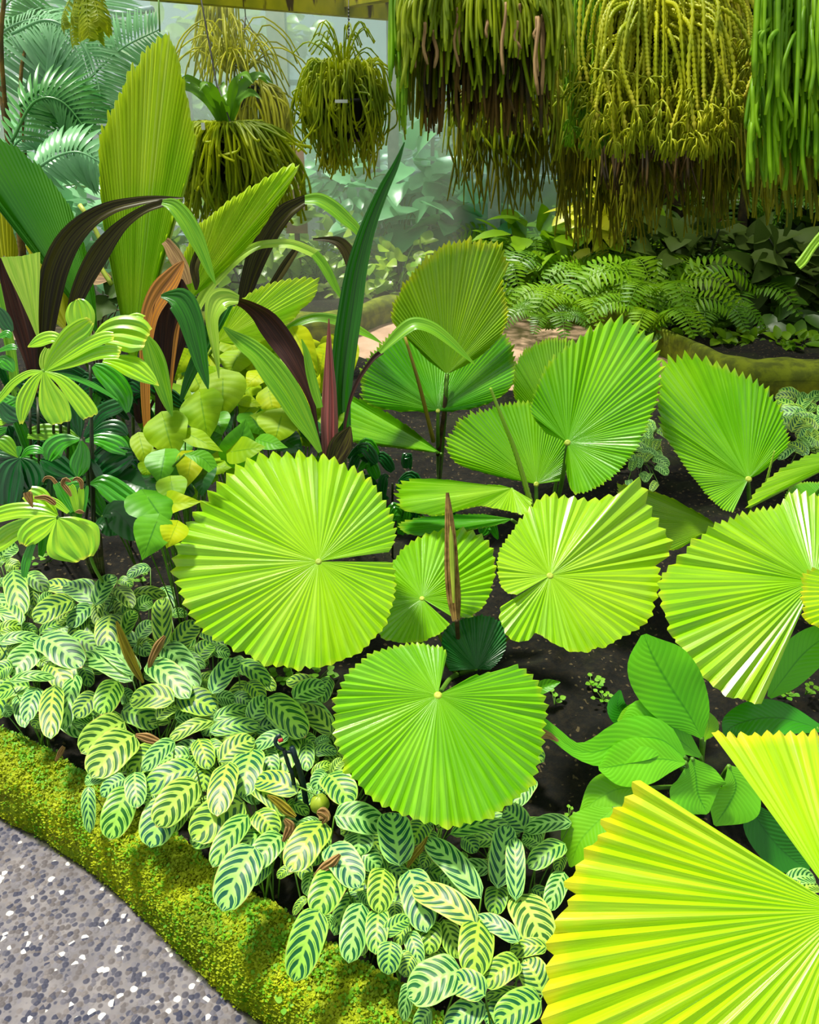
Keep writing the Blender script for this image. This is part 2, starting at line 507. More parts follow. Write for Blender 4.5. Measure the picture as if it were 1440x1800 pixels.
# ------------------------------------------------------------------ pleated fan leaf
def fan_leaf(parent, hub, depth, normal, rim, mat, n=60, hf=None, amp=0.30, tooth=0.03, nr=12, arcmix=0.0,
             bow=0.0, petiole=None, name='leaf', label=None, pr=0.006, hubsize=0.008, flip=False, cup=0.0, fold=None, ridges=(), powr=1.0, undul=0.022):
    N = unit(normal)
    O = P(hub[0], hub[1], depth)
    ax = unit(np.cross(np.array([0, 1.0, 0.2]), N)); ay = np.cross(N, ax)
    if fold is not None or cup:
        if fold is not None:
            r_ = rays(np.array(fold[0], float), np.array(fold[1], float))
            q_ = r_ * (((O - CPOS) @ N) / (r_ @ N)) + CPOS - O
            fa, fb = q_ @ ax, q_ @ ay
            fl_ = math.hypot(fa, fb); fa /= fl_; fb /= fl_
        def hf(u, v):
            h = cup * (u * u + v * v)
            if fold is not None:
                dd = u * fb - v * fa
                h = h + fold[2] * (np.sqrt(dd * dd + 0.0009) - 0.03)
            return h
    def surf(px, py):
        r = rays(px, py)
        dn = r @ N
        t = ((O - CPOS) @ N) / dn
        if hf is not None:
            for _ in range(14):
                p = CPOS + r * t[..., None]
                q = p - O
                w = q @ N - hf(q @ ax, q @ ay)
                t = np.clip(t - 0.7 * w / dn, depth * 0.55, depth * 1.6)
        return CPOS + r * t[..., None]
    rim = np.asarray(rim, float)
    dense = crom(rim, max(300, len(rim) * 14))
    S = surf(dense[:, 0], dense[:, 1]) - O
    ang = np.unwrap(np.arctan2(S @ ay, S @ ax))
    if ang[-1] < ang[0]:
        ang = -ang
    ang = np.maximum.accumulate(ang) + np.linspace(0, 1e-4, len(ang))
    arc = np.concatenate([[0], np.cumsum(np.linalg.norm(np.diff(dense, axis=0), axis=1))])
    par = (1 - arcmix) * (ang - ang[0]) / (ang[-1] - ang[0]) + arcmix * arc / arc[-1]
    m = 4 * n + 1
    tt = np.linspace(0, 1, m)
    kk = np.arange(m) % 4
    rx = np.interp(tt, par, dense[:, 0]); ry = np.interp(tt, par, dense[:, 1])
    rr = np.concatenate([[0.012], np.linspace(0.06, 1, nr) ** powr])
    zig = np.array([-1.0, 0.14, 1.0, 0.08])[kk]
    jit = np.repeat(rng.normal(0, 0.010, n + 1), 4)[:m]
    R = rr[:, None] * np.ones(m)[None, :]
    R[-1] *= 1 + jit + np.array([-1.0, -0.5, 0.0, -0.5])[kk] * tooth * 1.0
    R[-2] = np.minimum(R[-2], R[-1] - 0.01)
    s = tt * 2 - 1
    cx = hub[0] + (rx - hub[0])[None, :] * R
    cy = hub[1] + (ry - hub[1])[None, :] * R
    if bow:
        mx, my = rx[m // 2] - hub[0], ry[m // 2] - hub[1]
        L = math.hypot(mx, my)
        nx, ny = -my / L, mx / L
        # side sign: towards the first rim point
        sg = 1 if (rx[0] - hub[0]) * nx + (ry[0] - hub[1]) * ny > 0 else -1
        k = bow * 4 * R * (1 - np.clip(R, 0, 1)) * (-s[None, :]) * sg
        cx = cx + k * nx; cy = cy + k * ny
    pts = surf(cx, cy)
    # pleats: height follows the local width of a fold
    wd = 2 * np.linalg.norm(np.roll(pts, -1, 1) - pts, axis=2)
    wd[:, -1] = wd[:, -2]
    wd = np.minimum(wd, np.median(wd, axis=1, keepdims=True) * 1.8)
    pj = np.repeat(1 + rng.normal(0, 0.2, n + 1), 4)[:m]
    rj = 1 + 0.15 * np.sin(R * 5 + np.repeat(rng.random(n + 1) * 6.28, 4)[:m][None, :])
    pts = pts + (amp * 1.05 * wd * zig[None, :] * pj[None, :] * rj)[..., None] * N
    size_ = float(np.median(np.linalg.norm(pts[-1] - O, axis=1)))
    ph_ = rng.random(4) * 6.28
    aa_ = par_angle = np.interp(tt, par, ang)
    und = 0.5 * np.sin(3 * aa_ + ph_[0]) + 0.35 * np.sin(7 * aa_ + ph_[1]) + 0.3 * np.sin(13 * aa_ + ph_[2]) + 0.25 * np.sin(23 * aa_ + ph_[3])
    pts = pts + (size_ * undul * und[None, :] * R ** 1.6)[..., None] * N
    for (qx, qy, H, wd_) in ridges:
        k0 = tt[np.argmin((rx - qx) ** 2 + (ry - qy) ** 2)]
        pts = pts + (H * R * np.exp(-((tt[None, :] - k0) / wd_) ** 2))[..., None] * N
    U = np.broadcast_to(tt[None, :], R.shape)
    mb = MB()
    d0 = rays(np.array(hub[0]), np.array(hub[1]))
    e1 = pts[-1, 0] - O; e2 = pts[-1, m // 3] - O
    fl = np.cross(e1, e2) @ N < 0
    mb.grid(pts, np.stack([U, R], -1), flip=(not fl) ^ flip, sharp_cols=2)
    o = mb.build(name, mat, parent)
    if label: o['label'] = label
    if petiole is not None:
        pb = MB()
        pb.tube(crom([O - N * 0.004] + [np.asarray(q) for q in petiole], 14), np.linspace(pr * 0.8, pr * 1.3, 14), 8)
        ps = pb.build('petiole', 'stem_green', o)
    if hubsize:
        hb = MB()
        a = np.linspace(0, 2 * math.pi, 11)
        prof = [(0.0, 0.9), (0.35, 0.6), (0.7, 1.0), (1.2, 0.5), (1.5, -0.3)]
        g = np.array([[O + N * hubsize * h * 0.5 + hubsize * r_ * (math.cos(q) * ax + math.sin(q) * ay) for q in a] for r_, h in prof])
        hb.grid(g)
        hb.build('hub', 'stem_pale', o)
    return o

# ------------------------------------------------------------------ blades
def shape_fn(kind, t):
    if kind == 'oblong':
        return np.clip(1 - np.abs(2 * (t ** 0.93) - 1) ** 2.9, 0, 1) ** 0.55
    if kind == 'oval':
        return np.sin(np.pi * np.clip(t, 0, 1) ** 0.85) ** 0.75
    if kind == 'heart':
        return np.sin(np.pi * np.clip(t, 0, 1) ** 0.52) ** 1.05
    if kind == 'leaflet':
        return np.clip(0.12 + 1.35 * t ** 0.7, 0, 1) * np.clip((1.06 - t) / 0.22, 0, 1) ** 0.6
    if kind == 'lance':
        return np.sin(np.pi * np.clip(t, 0, 1) ** 0.75) ** 0.9
    return np.ones_like(t)

def blade(mb, pts, W, N, kind=None, nseg=14, nc=7, fold=0.15, curl=0.0, pleats=0, pamp=0.05, lobe=0.0, wave=0.0, ragged=0.0):
    """pts: control points (k,3); W: half width (scalar with kind, or one per control point); N: upper-side normal or one per point"""
    pts = np.asarray(pts, float)
    C = crom(pts, nseg)
    t = np.linspace(0, 1, nseg)
    if kind is not None:
        w = W * shape_fn(kind, t)
    else:
        w = np.maximum(crom(np.asarray(W, float)[:, None], nseg)[:, 0], 0.0004)
    w = np.maximum(w, 0.0004)
    Nn = np.asarray(N, float)
    if Nn.ndim == 2:
        Nn = crom(Nn, nseg)
    else:
        Nn = np.broadcast_to(Nn, C.shape)
    T = unit(np.gradient(C, axis=0))
    S = unit(np.cross(T, Nn)); Nn = unit(np.cross(S, T))
    if pleats:
        nc = 2 * pleats + 1
    s = np.linspace(-1, 1, nc)
    if pleats:
        zig = np.where(np.arange(nc) % 2 == 0, -1.0, 1.0)
    else:
        zig = np.zeros(nc)
    ww = w[:, None]
    hh = ww * (fold * np.abs(s)[None, :] - curl * (s ** 2)[None, :]) + ww * pamp * zig[None, :]
    if wave:
        ph = random.random() * 6
        hh = hh + ww * wave * (s ** 2)[None, :] * np.sin(t * 14 + ph)[:, None] * np.sign(s)[None, :]
    back = lobe * W * np.abs(s)[None, :] ** 1.4 * ((1 - t) ** 3)[:, None] if lobe else np.zeros((nseg, nc))
    rg = np.zeros((nseg, nc))
    if ragged:
        rg[-1] = ragged * rng.random(nc)
        rg[-2] = rg[-1] * 0.5
    G_ = C[:, None, :] + S[:, None, :] * (ww * s[None, :])[..., None] + Nn[:, None, :] * hh[..., None] - T[:, None, :] * (back + rg)[..., None]
    U, V = np.meshgrid((s + 1) / 2, t)
    mb.grid(G_, np.stack([U, V], -1), flip=True, sharp_cols=bool(pleats))

def pblade(pl, depth, facing=(0, -0.6, 0.8), **kw):
    """blade through photo points; pl = [(px,py,half width px[,depth])]"""
    P3 = []; W = []
    for q in pl:
        d = q[3] if len(q) > 3 else depth
        P3.append(P(q[0], q[1], d)); W.append(q[2] * d / FPX)
    mb = MB()
    blade(mb, P3, W, np.asarray(facing, float), **kw)
    return mb, P3

def stalk(mb, a, b, r=0.002, sag=0.1, n=8, sides=5):
    a = np.asarray(a, float); b = np.asarray(b, float)
    m = (a + b) / 2 + ZUP * np.linalg.norm(a - b) * sag
    mb.tube(crom([a, m, b], n), r, sides)

# ================================================================== THE SETTING
def pathmat():
    t = newmat('path_pebbles')
    ob = t.obj()
    v = t.n('TexVoronoi', Scale=88.0)
    v.inputs['Randomness'].default_value = 1.0
    t.t.links.new(ob, v.inputs['Vector'])
    sp = t.n('SeparateXYZ')
    t.t.links.new(v.outputs['Color'], sp.inputs[0])
    r = sp.outputs['X']; r2 = sp.outputs['Y']
    stone = t.mix(t.sstep(r, 0.35, 0.85), lin((40, 44, 66)), lin((104, 100, 108)))
    stone = t.mix(t.m('MULTIPLY', t.sstep(r2, 0.45, 0.55), 0.4), stone, lin((116, 104, 92)))
    stone = t.mix(t.m('GREATER_THAN', r, 0.955), stone, lin((214, 210, 202)))
    d = v.outputs['Distance']
    mask = t.sstep(d, 0.60, 0.74)
    gap = t.m('GREATER_THAN', r2, 0.86)
    mask = t.m('MAXIMUM', mask, gap)
    mort = t.mix(t.sstep(t.noise(14, 4, ob), 0.3, 0.7), lin((92, 88, 94)), lin((122, 116, 118)))
    col = t.mix(mask, stone, mort)
    big = t.sstep(t.noise(2.2, 4, ob), 0.3, 0.75)
    col = t.mix(t.m('MULTIPLY', big, 0.35), col, lin((120, 112, 112)))
    h = t.m('SUBTRACT', 1.0, t.sstep(d, 0.1, 0.6))
    t.leaf(col, 0.7, 0.0, 0.25, bump=h, bstr=0.7, bdist=0.003)
pathmat()
def soilmat():
    t = newmat('soil')
    ob = t.obj()
    n1 = t.noise(40, 8, ob, 0.75); n2 = t.noise(5, 4, ob)
    col = t.mix(t.sstep(n1, 0.42, 0.66), lin((9, 9, 5)), lin((34, 28, 14)))
    col = t.mix(t.m('MULTIPLY', t.sstep(n2, 0.52, 0.62), 0.5), col, lin((34, 42, 10)))
    v = t.n('TexVoronoi', Scale=130.0)
    t.t.links.new(ob, v.inputs['Vector'])
    sp = t.n('SeparateXYZ'); t.t.links.new(v.outputs['Color'], sp.inputs[0])
    col = t.mix(t.m('MULTIPLY', t.m('GREATER_THAN', sp.outputs['X'], 0.97), 0.5), col, lin((120, 104, 70)))
    t.leaf(col, 0.9, 0.0, 0.3, bump=n1, bstr=1.0, bdist=0.012)
soilmat()
def mossmat():
    t = newmat('moss')
    ob = t.obj()
    n1 = t.noise(60, 6, ob, 0.7); n2 = t.noise(7, 4, ob)
    col = t.mix(t.sstep(n1, 0.35, 0.65), lin((92, 104, 8)), lin((160, 172, 14)))
    col = t.mix(t.m('MULTIPLY', t.sstep(n2, 0.5, 0.68), 0.8), col, lin((88, 76, 22)))
    n3 = t.noise(5, 3, ob)
    col = t.mix(t.m('MULTIPLY', t.sstep(n3, 0.52, 0.66), 0.6), col, lin((110, 150, 14)))
    t.leaf(col, 0.95, 0.0, 0.2, bump=n1, bstr=1.0, bdist=0.01)
mossmat()
leafmat('moss_tuft', (190, 200, 16), (138, 162, 12), None, 0.7, 0.35, scale=9)
leafmat('moss_tuft_green', (128, 186, 24), (90, 160, 14), None, 0.6, 0.35, scale=9)
plain('far_path', (206, 170, 142), (170, 140, 112), 0.85, 3, 0.2)
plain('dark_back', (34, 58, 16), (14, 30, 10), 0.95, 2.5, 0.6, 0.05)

def vnoise(x, y, s, seed=0):
    """smooth pseudo noise for terrain"""
    return (np.sin(x * s * 1.7 + seed) * np.cos(y * s * 2.1 - seed * 1.3) + 0.6 * np.sin(x * s * 3.9 - y * s * 2.7 + seed * 2) + 0.35 * np.cos(x * s * 8.3 + y * s * 7.1 + seed)) / 1.95

# paths: one exposed-aggregate slab under everything
mb = MB()
gx, gy = np.meshgrid(np.linspace(-9, 9, 30), np.linspace(-1.5, 16, 30))
mb.grid(np.stack([gx, gy, np.zeros_like(gx)], -1))
struct(mb.build('floor', 'path_pebbles'))
# the far path, tan concrete
mb = MB()
a = G(np.array([-500., 100, 500, 900, 1400, 1900]), np.array([640., 640, 640, 712, 720, 728]), 0.0)
b = G(np.array([-500., 100, 540, 900, 1290, 1900]), np.array([560., 570, 560, 530, 640, 660]), 0.0)
g = np.linspace(0, 1, 6)[:, None, None]
mb.grid(crom(a, 30)[None] * (1 - g) + crom(b, 30)[None] * g + np.array([0, 0, 0.004]))
struct(mb.build('far_path_floor', 'far_path'))

# planting bed, bounded by the mossy kerb in front
KB = G(np.array([-420., -200, 0, 120, 240, 320, 400, 480, 560, 660, 800]), np.array([1210., 1325, 1436, 1505, 1600, 1680, 1752, 1812, 1880, 1980, 2160]), 0.0)
KT = G(np.array([-420., -200, 0, 110, 230, 340, 440, 560, 720, 860, 1040]), np.array([1090., 1185, 1272, 1330, 1400, 1490, 1560, 1640, 1738, 1850, 2020]), 0.13)
nst = 240
kb = crom(KB, nst); kt = crom(KT, nst)
soil_back = crom(G(np.array([-900., -300, 500, 905, 1400, 2100]), np.array([600., 606, 622, 704, 718, 730]), 0.0), nst)
nr_ = 90
g = (np.linspace(0, 1, nr_) ** 1.3)[:, None, None]
S_ = (kt - np.array([0, 0, 0.03]))[None] * (1 - g) + soil_back[None] * g
S_[..., 2] = 0.07 + 0.03 * vnoise(S_[..., 0], S_[..., 1], 3) + 0.012 * vnoise(S_[..., 0], S_[..., 1], 17, 3) + rng.normal(0, 0.002, S_.shape[:2])
S_[0, :, 2] = 0.09
S_[-1, :, 2] = -0.01
mb = MB(); mb.grid(S_)
struct(mb.build('bed_soil', 'soil'))

# mossy kerb
prof = [(0.0, -0.01), (0.0, 0.02), (0.02, 0.06), (0.08, 0.095), (0.2, 0.12), (0.4, 0.13), (0.6, 0.135), (0.8, 0.13), (1.0, 0.115), (1.1, 0.08)]
pa = crom(prof, 34)
K = []
kt0 = kt.copy(); kt0[:, 2] = 0
for (u, z) in pa:
    q = kb * (1 - u) + kt0 * u
    q[:, 2] = z
    K.append(q)
K = np.array(K)
nn = vnoise(K[..., 0], K[..., 1], 9, 1) * 0.012 + vnoise(K[..., 0], K[..., 1], 31, 5) * 0.006 + rng.normal(0, 0.0012, K.shape[:2])
K[..., 2] += nn * np.clip(K[..., 2] / 0.06, 0, 1)
out = unit((kb - kt0)); K[:8] += (nn[:8] * 0.5)[..., None] * out[None]
mb = MB(); mb.grid(K)
struct(mb.build('kerb', 'moss'))
def stainmat():
    t = newmat('algae_stain')
    u, v = t.uv(); ob = t.obj()
    n = t.noise(38, 5, ob, 0.7); n2 = t.noise(9, 2, ob)
    edge = t.m('ADD', t.m('SUBTRACT', t.m('ADD', t.m('MULTIPLY', n, 0.9), t.m('MULTIPLY', n2, 0.7)), v), 0.0)
    a = t.m('MULTIPLY', t.sstep(edge, 0.28, 0.62), 0.8)
    tr = t.n('BsdfTransparent'); df = t.n('BsdfDiffuse')
    t.set(df.inputs[0], t.mix(n, lin((42, 46, 34)), lin((84, 84, 66))))
    mx = t.n('MixShader'); t.set(mx.inputs[0], a)
    t.t.links.new(tr.outputs[0], mx.inputs[1]); t.t.links.new(df.outputs[0], mx.inputs[2]); t.t.links.new(mx.outputs[0], t.out.inputs['Surface'])
stainmat()
st_ = np.array([kb * (1 - u) + kt0 * u + np.array([0, 0, 0.0035]) for u in (0.03, -0.06, -0.15, -0.30)])
mb = MB(); mb.grid(st_, flip=True)
struct(mb.build('kerb_stain', 'algae_stain'))
# the moss itself: tiny upright leaflets nobody could count
def scatter_tufts(n, size, seed, urange=(0.0, 1.0), big=False, clump=0.0):
    r = np.random.default_rng(seed)
    i = r.random(n) * (len(pa) - 2); j = r.random(n) * (nst - 2)
    if clump:
        cc = r.random((int(n / 22) + 1, 2)) * [len(pa) - 2, nst - 2]
        pick = r.integers(0, len(cc), n)
        i = np.clip(cc[pick, 0] + r.normal(0, clump, n), 0, len(pa) - 2.01)
        j = np.clip(cc[pick, 1] + r.normal(0, clump * 1.1, n), 0, nst - 2.01)
    ii = i.astype(int); jj = j.astype(int); fi = (i - ii)[:, None]; fj = (j - jj)[:, None]
    p = K[ii, jj] * (1 - fi) * (1 - fj) + K[ii + 1, jj] * fi * (1 - fj) + K[ii, jj + 1] * (1 - fi) * fj + K[ii + 1, jj + 1] * fi * fj
    a_ = r.random(n) * 2 * math.pi
    s = size * (0.5 + r.random(n))[:, None]
    d = np.stack([np.cos(a_), np.sin(a_), 0.15 + 0.9 * r.random(n)], 1); d = unit(d)
    e = unit(np.cross(d, np.array([0, 0, 1.0])) + r.normal(0, 0.2, (n, 3)))
    q0 = p + np.array([0, 0, 0.001]) + (r.random(n) * (0.012 if big else 0.003))[:, None] * ZUP
    return np.stack([q0, q0 + d * s * 0.55 + e * s * 0.45, q0 + d * s, q0 + d * s * 0.55 - e * s * 0.45], 1)
mb = MB(); mb.quads(scatter_tufts(42000, 0.0062, 1))
tag(mb.build('moss', 'moss_tuft', smooth=False), 'yellow green moss growing over the low kerb beside the path', 'moss', kind='stuff')
mb = MB(); mb.quads(scatter_tufts(7000, 0.007, 2, big=True, clump=1.6))
tag(mb.build('creeping_plants', 'moss_tuft_green', smooth=False), 'tiny bright green creeping leaves in patches on the mossy kerb', 'weeds', kind='stuff')

# ================================================================== FAN PALMS
def dz(px, py, z):
    r = rays(np.array(float(px)), np.array(float(py)))
    return float((z - CAM_H) / r[2])
def base_at(px, py, z=0.07):
    return G(np.array(float(px)), np.array(float(py)), z)

pal_c = base_at(806, 1185)
palm = thing('fan_palm', pal_c, 'fan palm with wide round pleated leaves and a brown spear standing in its middle', 'palm', 'round-leaved fan palms in the bed')
def pet(hub_px, depth, base, spread=(0, 0, 0), k=0.55):
    O = P(hub_px[0], hub_px[1], depth)
    m = O * 0.45 + base * 0.55 + np.array([0, 0.05, -0.03]) + np.array(spread)
    return [m, base]

# big round leaf on the left
d = dz(560, 987, 0.60)
fan_leaf(palm, (560, 987), d, (0.02, -0.55, 0.83),
    [(690, 975), (698, 938), (690, 900), (675, 870), (650, 842), (610, 814), (560, 797), (500, 793), (450, 800), (418, 815), (395, 840), (372, 862),
     (350, 890), (325, 915), (310, 945), (303, 980), (302, 1008), (310, 1038), (325, 1072), (345, 1100), (370, 1125), (400, 1143), (440, 1160), (490, 1172),
     (545, 1178), (580, 1173), (620, 1158), (650, 1135), (675, 1108), (690, 1075), (697, 1040), (697, 1005), (690, 985)],
    'fan_bright', n=66, cup=-0.22, amp=0.34, tooth=0.035, ridges=[(690, 975, 0.022, 0.035), (303, 1000, -0.012, 0.03)], petiole=pet((560, 987), d, pal_c), hubsize=0.006, label='large bright round leaf')
# leaf behind the spear
d = dz(742, 1052, 0.42)
fan_leaf(palm, (742, 1052), d, (0.0, -0.5, 0.86),
    [(800, 1092), (830, 1085), (855, 1060), (868, 1030), (873, 990), (864, 958), (845, 940), (815, 930), (780, 930), (740, 942), (712, 958), (690, 985),
     (672, 1010), (664, 1045), (660, 1080), (668, 1118), (690, 1128), (720, 1131), (750, 1127), (775, 1114), (792, 1098)],
    'fan_mid', n=58, cup=-0.15, amp=0.28, ridges=[(800, 1092, 0.016, 0.04)], petiole=pet((742, 1052), d, pal_c), hubsize=0.005, label='mid-sized shaded leaf behind the spear')
# round leaf to the right, with a raised fold
d = dz(967, 1012, 0.58)
fan_leaf(palm, (967, 1012), d, (-0.02, -0.55, 0.83),
    [(905, 1053), (885, 1040), (873, 1010), (875, 975), (890, 945), (912, 915), (935, 885), (960, 868), (1000, 870), (1040, 878), (1082, 881), (1108, 858), (1126, 862),
     (1142, 885), (1162, 915), (1182, 950), (1178, 972), (1164, 985), (1168, 1012), (1155, 1060), (1150, 1082), (1120, 1110), (1080, 1132), (1045, 1145), (1010, 1148),
     (985, 1141), (962, 1128), (941, 1114), (930, 1126), (905, 1129), (885, 1110), (877, 1085), (880, 1064), (900, 1056)],
    'fan_bright', n=62, cup=-0.2, amp=0.32, tooth=0.03, ridges=[(905, 1053, 0.02, 0.03), (1117, 859, 0.045, 0.022), (1165, 985, -0.02, 0.02)], petiole=pet((967, 1012), d, pal_c), hubsize=0.006, label='round leaf with one raised fold')
# lower centre leaf
d = dz(770, 1222, 0.50)
fan_leaf(palm, (770, 1222), d, (0.0, -0.45, 0.89),
    [(786, 1151), (775, 1136), (740, 1130), (700, 1133), (665, 1142), (640, 1156), (610, 1180), (590, 1215), (583, 1250), (585, 1290), (598, 1340), (620, 1376), (650, 1402),
     (690, 1430), (740, 1449), (790, 1456), (840, 1448), (882, 1430), (925, 1396), (945, 1368), (956, 1330), (962, 1290), (965, 1250), (955, 1214), (940, 1188), (920, 1170), (900, 1163), (868, 1176), (832, 1180)],
    'fan_mid', n=66, cup=-0.25, amp=0.33, tooth=0.035, ridges=[(832, 1180, -0.02, 0.05), (786, 1151, 0.012, 0.03)], petiole=pet((770, 1222), d, pal_c), hubsize=0.006, label='wide lower leaf with a narrow gap')
# dark leaf low behind
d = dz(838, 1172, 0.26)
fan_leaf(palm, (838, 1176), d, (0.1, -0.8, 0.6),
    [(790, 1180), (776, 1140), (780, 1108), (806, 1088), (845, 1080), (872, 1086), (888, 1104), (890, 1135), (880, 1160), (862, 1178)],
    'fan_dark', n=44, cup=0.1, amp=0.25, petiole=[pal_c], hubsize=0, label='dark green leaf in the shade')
# stalks crossing below
mb = MB()
for (x0, y0, x1, y1) in [(690, 1088, 770, 1180), (900, 1115, 845, 1178), (770, 1110, 800, 1182), (845, 1170, 812, 1184)]:
    mb.tube(crom([P(x0, y0, 2.25), P((x0 + x1) / 2, (y0 + y1) / 2 - 2, 2.33), P(x1, y1, 2.42)], 8), 0.0035, 6)
mb.build('stalks', 'stem_pale', palm)
# brown spear with a green slit, on its stalk
ds = 2.12
sp_, _ = pblade([(803, 1092, 7), (800, 1050, 13), (796, 1000, 13), (794, 950, 11), (790, 900, 7), (787, 866, 3)], ds, (0.2, -0.9, 0.4), nseg=20, fold=-0.5, pleats=5, pamp=0.12)
spear = sp_.build('spear', 'spear_brown', palm); spear['label'] = 'closed brown spear leaf'
sp_, _ = pblade([(798, 1060, 2), (796, 1000, 4.5), (794, 950, 4), (792, 925, 1)], ds - 0.012, (0.2, -0.9, 0.4), nseg=12, fold=-0.4, pleats=2, pamp=0.1)
sp_.build('green_slit', 'stem_pale', spear)
mb = MB(); mb.tube(crom([P(803, 1090, ds), P(806, 1140, ds + 0.15), pal_c], 10), [0.006] * 10, 7); mb.build('spear_stalk', 'stem_brown', palm)

# ---- palm at the back left
pb_ = base_at(772, 850)
palm2 = thing('fan_palm', pb_, 'fan palm with an upright wedge leaf over a wide winged leaf, by the tan path', 'palm', 'round-leaved fan palms in the bed')
d = 3.05
fan_leaf(palm2, (786, 658), d - 0.03, (0.02, -0.93, 0.36),
    [(752, 634), (716, 596), (690, 566), (686, 552), (697, 512), (722, 478), (750, 450), (776, 430), (820, 421), (860, 423), (884, 430), (890, 450), (897, 464), (882, 490), (890, 520),
     (893, 560), (880, 592), (850, 622), (820, 642)], 'fan_olive', n=58, cup=0.1, fold=(815, 430, 0.12), amp=0.26, arcmix=0.35, petiole=[P(783, 720, d + 0.05), pb_], pr=0.007, hubsize=0, label='upright yellow green wedge leaf')
fan_leaf(palm2, (770, 722), d, (0.0, -0.62, 0.78),
    [(745, 723), (700, 722), (662, 716), (640, 706), (631, 690), (634, 655), (650, 622), (672, 598), (700, 580), (780, 560), (850, 570), (885, 585), (901, 606), (909, 640), (909, 668), (892, 690), (868, 705), (830, 718), (795, 722)],
    'fan_deep', n=64, cup=-0.05, fold=(772, 600, 0.45), amp=0.3, arcmix=0.25, petiole=[P(770, 780, d + 0.1), pb_], pr=0.007, hubsize=0.006, label='wide glossy leaf folded like two wings')
fan_leaf(palm2, (775, 796), 2.95, (-0.25, -0.25, 0.93),
    [(770, 797), (720, 791), (650, 782), (610, 775), (592, 762), (583, 730), (578, 705), (588, 690), (612, 697), (650, 712), (690, 735), (735, 765)],
    'fan_mid', n=44, cup=-0.15, amp=0.3, arcmix=0.5, petiole=[pb_], hubsize=0, label='low leaf leaning left')
mb = MB()
mb.tube(crom([P(712, 592, 2.75), P(738, 680, 2.8), P(762, 776, 2.95)], 12), np.linspace(0.0045, 0.008, 12), 7)
q = mb.build('spear', 'dry_yellow', palm2); q['label'] = 'thin old spear leaf, brown at the tip'
mb = MB()
mb.tube(crom([P(786, 658, d), P(781, 720, d + 0.01), P(770, 800, 3.2)], 10), 0.008, 7)
mb.build('petiole', 'stem_brown', palm2)

# ---- palm behind the centre
pc_ = base_at(960, 955)
palm3 = thing('fan_palm', pc_, 'fan palm with a heart-shaped standing leaf and a slender pale flower spike', 'palm', 'round-leaved fan palms in the bed')
fan_leaf(palm3, (990, 780), 2.95, (0.3, -0.8, 0.5),
    [(905, 700), (902, 670), (906, 640), (920, 612), (948, 597), (982, 593), (1020, 600), (1060, 620), (1080, 650)],
    'fan_mid', n=50, amp=0.28, petiole=[pc_], hubsize=0, label='leaf half hidden behind the heart-shaped one')
fan_leaf(palm3, (998, 778), 2.52, (-0.12, -0.72, 0.68),
    [(957, 760), (936, 732), (931, 720), (937, 694), (950, 660), (970, 628), (1008, 596), (1042, 573), (1068, 560), (1100, 557), (1128, 571), (1153, 596), (1166, 628), (1164, 674), (1156, 713),
     (1137, 759), (1117, 798), (1087, 834), (1055, 857), (1022, 870), (1007, 866), (998, 844), (994, 812)],
    'fan_mid', n=66, cup=0.1, fold=(1063, 565, 0.3), amp=0.3, tooth=0.05, petiole=[P(985, 860, 2.65), pc_], pr=0.007, hubsize=0.007, label='standing heart-shaped leaf')
fan_leaf(palm3, (943, 851), 2.62, (0.05, -0.75, 0.65),
    [(900, 843), (852, 832), (808, 818), (787, 800), (782, 783), (787, 762), (807, 737), (846, 717), (892, 706), (931, 704), (960, 712), (985, 740), (997, 778), (1000, 815), (990, 845)],
    'fan_mid', n=58, cup=-0.1, fold=(915, 720, 0.28), amp=0.28, tooth=0.04, arcmix=0.3, petiole=[P(945, 900, 2.7), pc_], pr=0.007, hubsize=0.006, label='leaf spreading left beneath the heart-shaped one')
fan_leaf(palm3, (900, 858), 2.32, (-0.05, -0.28, 0.95),
    [(880, 853), (840, 852), (800, 847), (765, 843), (723, 842), (702, 849), (692, 860), (694, 882), (707, 897), (735, 905), (770, 908), (808, 899), (848, 892), (890, 899), (927, 905), (934, 894), (936, 878)],
    'fan_bright', n=50, cup=-0.3, amp=0.4, tooth=0.05, arcmix=0.7, petiole=[pc_], hubsize=0, label='bright leaf seen almost edge on')
fan_leaf(palm3, (900, 912), 2.45, (0.0, -0.1, 0.99),
    [(885, 922), (850, 927), (765, 940), (722, 941), (702, 932), (698, 922), (724, 912), (790, 906), (850, 903)],
    'fan_deep', n=34, amp=0.3, arcmix=0.4, hubsize=0, petiole=[pc_], label='low shaded leaf')
mb = MB()
pp = crom([P(862, 682, 2.3), P(884, 738, 2.34), P(908, 800, 2.4), (P(934, 888, 2.45))], 60)
mb.tube(pp, np.linspace(0.0035, 0.0075, 60) * (1 + 0.22 * (np.arange(60) % 2)), 8)
q = mb.build('flower_spike', 'strap_light', palm3); q['label'] = 'slender pale spike with small teeth'

